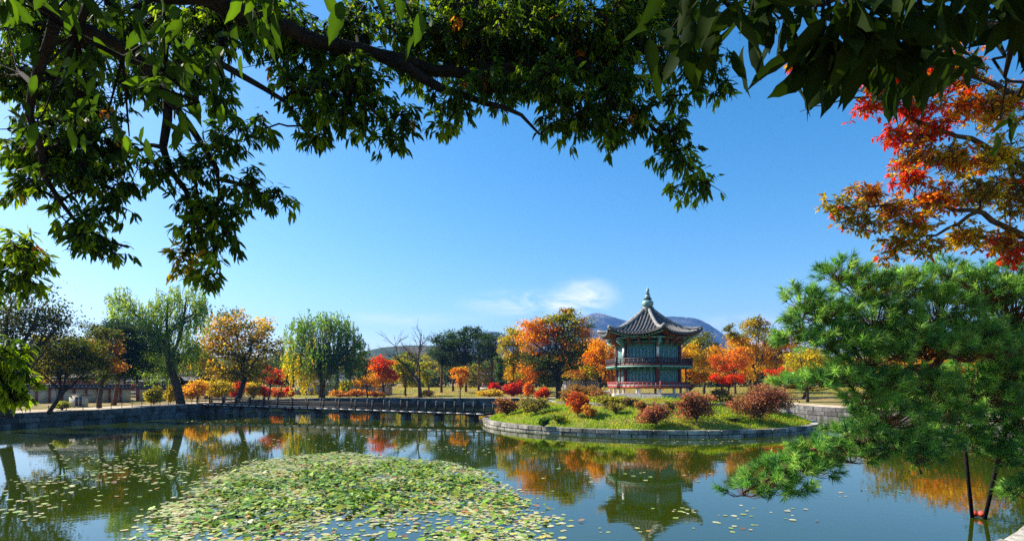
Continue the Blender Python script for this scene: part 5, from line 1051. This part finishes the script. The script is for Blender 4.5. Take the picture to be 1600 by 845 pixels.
def near_pine():
    base = np.array([15.3, 12.4, ground_z(15.3, 12.4) - .1]); t = thing('pine_tree', 'large bright green pine leaning over the water at right on propped boughs', 'tree', base)
    limbs = [([base, (14.5, 12.6, 2.6), P(1640, 585, 13), P(1575, 560, 13), P(1500, 545, 12.8), P(1430, 500, 12.6), P(1380, 470, 12.4), P(1310, 430, 12.2)], .26, .03),
             ([P(1500, 545, 12.8), P(1440, 580, 12.4), P(1380, 590, 12.2), P(1300, 590, 12), P(1230, 605, 11.8)], .10, .02),
             ([P(1600, 570, 13), P(1505, 640, 14), P(1430, 640, 13), P(1370, 665, 12.4), P(1300, 690, 12), P(1230, 730, 11.7), P(1160, 770, 11.5)], .13, .02),
             ([P(1575, 560, 13), P(1540, 480, 13), P(1500, 440, 13)], .10, .03), ([P(1430, 500, 12.6), P(1320, 510, 12.2), P(1240, 480, 12)], .07, .02), ([P(1430, 640, 13), P(1420, 700, 12.4), P(1440, 740, 12.2)], .05, .02), ([P(1620, 580, 13), P(1575, 650, 13.6), P(1620, 670, 13.6)], .09, .03)]
    blobs = [(1315, 430, 34, 22, 12.2), (1345, 455, 40, 26, 12.2), (1255, 470, 32, 16, 12), (1290, 495, 40, 22, 12), (1250, 500, 28, 16, 12), (1400, 455, 44, 28, 12.5), (1370, 500, 60, 34, 12.2), (1300, 535, 50, 28, 12), (1245, 530, 30, 16, 11.9), (1450, 445, 34, 22, 12.8), (1465, 490, 56, 34, 12.6), (1540, 465, 60, 34, 13.2), (1590, 490, 50, 50, 13.2), (1420, 545, 60, 34, 12.2), (1360, 560, 56, 26, 12), (1500, 530, 50, 30, 12.4), (1560, 530, 50, 26, 13), (1255, 603, 44, 16, 11.8), (1310, 595, 50, 22, 11.8), (1375, 605, 50, 26, 12), (1350, 625, 34, 16, 11.8), (1440, 605, 50, 30, 12.4), (1510, 600, 60, 36, 13.2), (1580, 620, 50, 36, 13.4), (1470, 650, 50, 26, 13), (1550, 655, 60, 24, 13.6), (1390, 655, 56, 28, 12.2), (1340, 684, 48, 22, 12), (1285, 704, 40, 18, 11.8), (1230, 730, 40, 18, 11.7), (1270, 735, 40, 20, 11.8), (1195, 752, 36, 16, 11.6), (1165, 770, 32, 11, 11.5), (1230, 765, 36, 16, 11.6), (1330, 715, 44, 20, 12), (1400, 700, 50, 24, 12.2), (1440, 720, 30, 20, 12.2), (1450, 690, 40, 22, 12.6), (1590, 560, 40, 40, 13), (1410, 525, 44, 22, 11.9), (1460, 545, 46, 24, 11.9), (1515, 555, 44, 22, 12.1), (1560, 550, 40, 22, 12.2), (1340, 540, 40, 20, 11.8), (1490, 675, 46, 20, 13.6), (1560, 690, 46, 22, 13.8), (1610, 660, 40, 40, 13.6), (1610, 720, 36, 30, 13.6), (1605, 770, 30, 24, 13.4), (1560, 715, 34, 18, 13.7), (1520, 700, 34, 16, 13.9), (1530, 625, 50, 26, 13), (1450, 620, 40, 24, 12.6), (1580, 585, 46, 26, 12.7), (1480, 425, 26, 14, 13), (1580, 430, 30, 20, 13.3), (1520, 440, 34, 18, 13.2)]
    br_ = MB(); nodes, nr = [], []
    for pts, r0, r1 in limbs:
        f = resample(np.array(pts, float), .3, closed=False); f[1:-1] += rng.normal(0, .035, (len(f) - 2, 3)); rr_ = np.linspace(r0, r1, len(f)); br_.tube(f, rr_, 9); nodes.append(f); nr.append(rr_)
    nodes, nr = np.vstack(nodes), np.concatenate(nr); S, D, TA, TB = [], [], [], []
    for x, y, rx, ry, d in blobs:
        c = P(x, y, d); k = d / F_PX; R = np.array([rx, rx * .9, ry]) * k; i = np.argmin(np.linalg.norm(nodes - c, axis=1)); path = bend(nodes[i], c - [0, 0, R[2] * .4], 5, .03, .1); br_.tube(path, np.linspace(min(nr[i] * .6, .05), .014, 5), 5, cap=False)
        rx *= .93; ry *= .85; n = int(2.6 * rx * ry / 35); sv = rand_sphere(n, .22); sv[:, 2] = np.where(sv[:, 2] < -.25, -sv[:, 2] * .8, sv[:, 2]); p = c + sv * R; hub = path[rng.integers(2, 5, n)]; mid = hub * .45 + p * .55; mid[:, 2] -= .05
        dr = nrm(nrm(p - c) * .7 + nrm(p - nodes[i]) * .5 + np.array([0, 0, .45]) + rng.normal(0, .25, (n, 3))); TA += [hub, mid]; TB += [mid, p]; S.append(p); D.append(dr)
    S, D = np.vstack(S), np.vstack(D); br_.twigs(np.vstack(TA), np.vstack(TB), .009, .005); br_.part('trunk', M['pinebark'], t, smooth=True)
    n, m = len(S), 44; ax = np.repeat(D, m, 0); u = rng.random((n * m, 1)); ln = np.repeat(rng.uniform(.12, .24, n), m)[:, None]; rad = rng.normal(size=(n * m, 3)); rad = nrm(rad - ax * (rad * ax).sum(1, keepdims=True))
    b_ = np.repeat(S, m, 0) + ax * u * ln; nd = nrm(ax * (.45 + .6 * u) + rad * .85 + rng.normal(0, .1, (n * m, 3))); L_ = rng.uniform(.14, .21, (n * m, 1)); tip = b_ + nd * L_; tip[:, 2] -= .012
    sd = nrm(np.cross(nd, rng.normal(size=(n * m, 3)))) * .0085; V_ = np.stack([b_ - sd, b_ + sd, tip], 1).reshape(-1, 3)
    sc_ = np.array([(.17, .35, .065), (.11, .26, .05), (.29, .46, .10), (.07, .19, .06)])[rng.integers(0, 4, n)]; sc_ = sc_ * (1 + rng.normal(0, .25, (n, 1)).clip(-.5, .7)); cc = np.repeat(sc_, m, 0) * (1 + rng.normal(0, .2, (n * m, 1)).clip(-.5, .6))
    obj('crown', mesh_np('crown', V_ - base, [np.arange(3 * n * m).reshape(-1, 3)], M['needle'], col=np.repeat(cc.clip(.003, .9), 3, 0)), t, kind='stuff'); return n * m
near_pine()
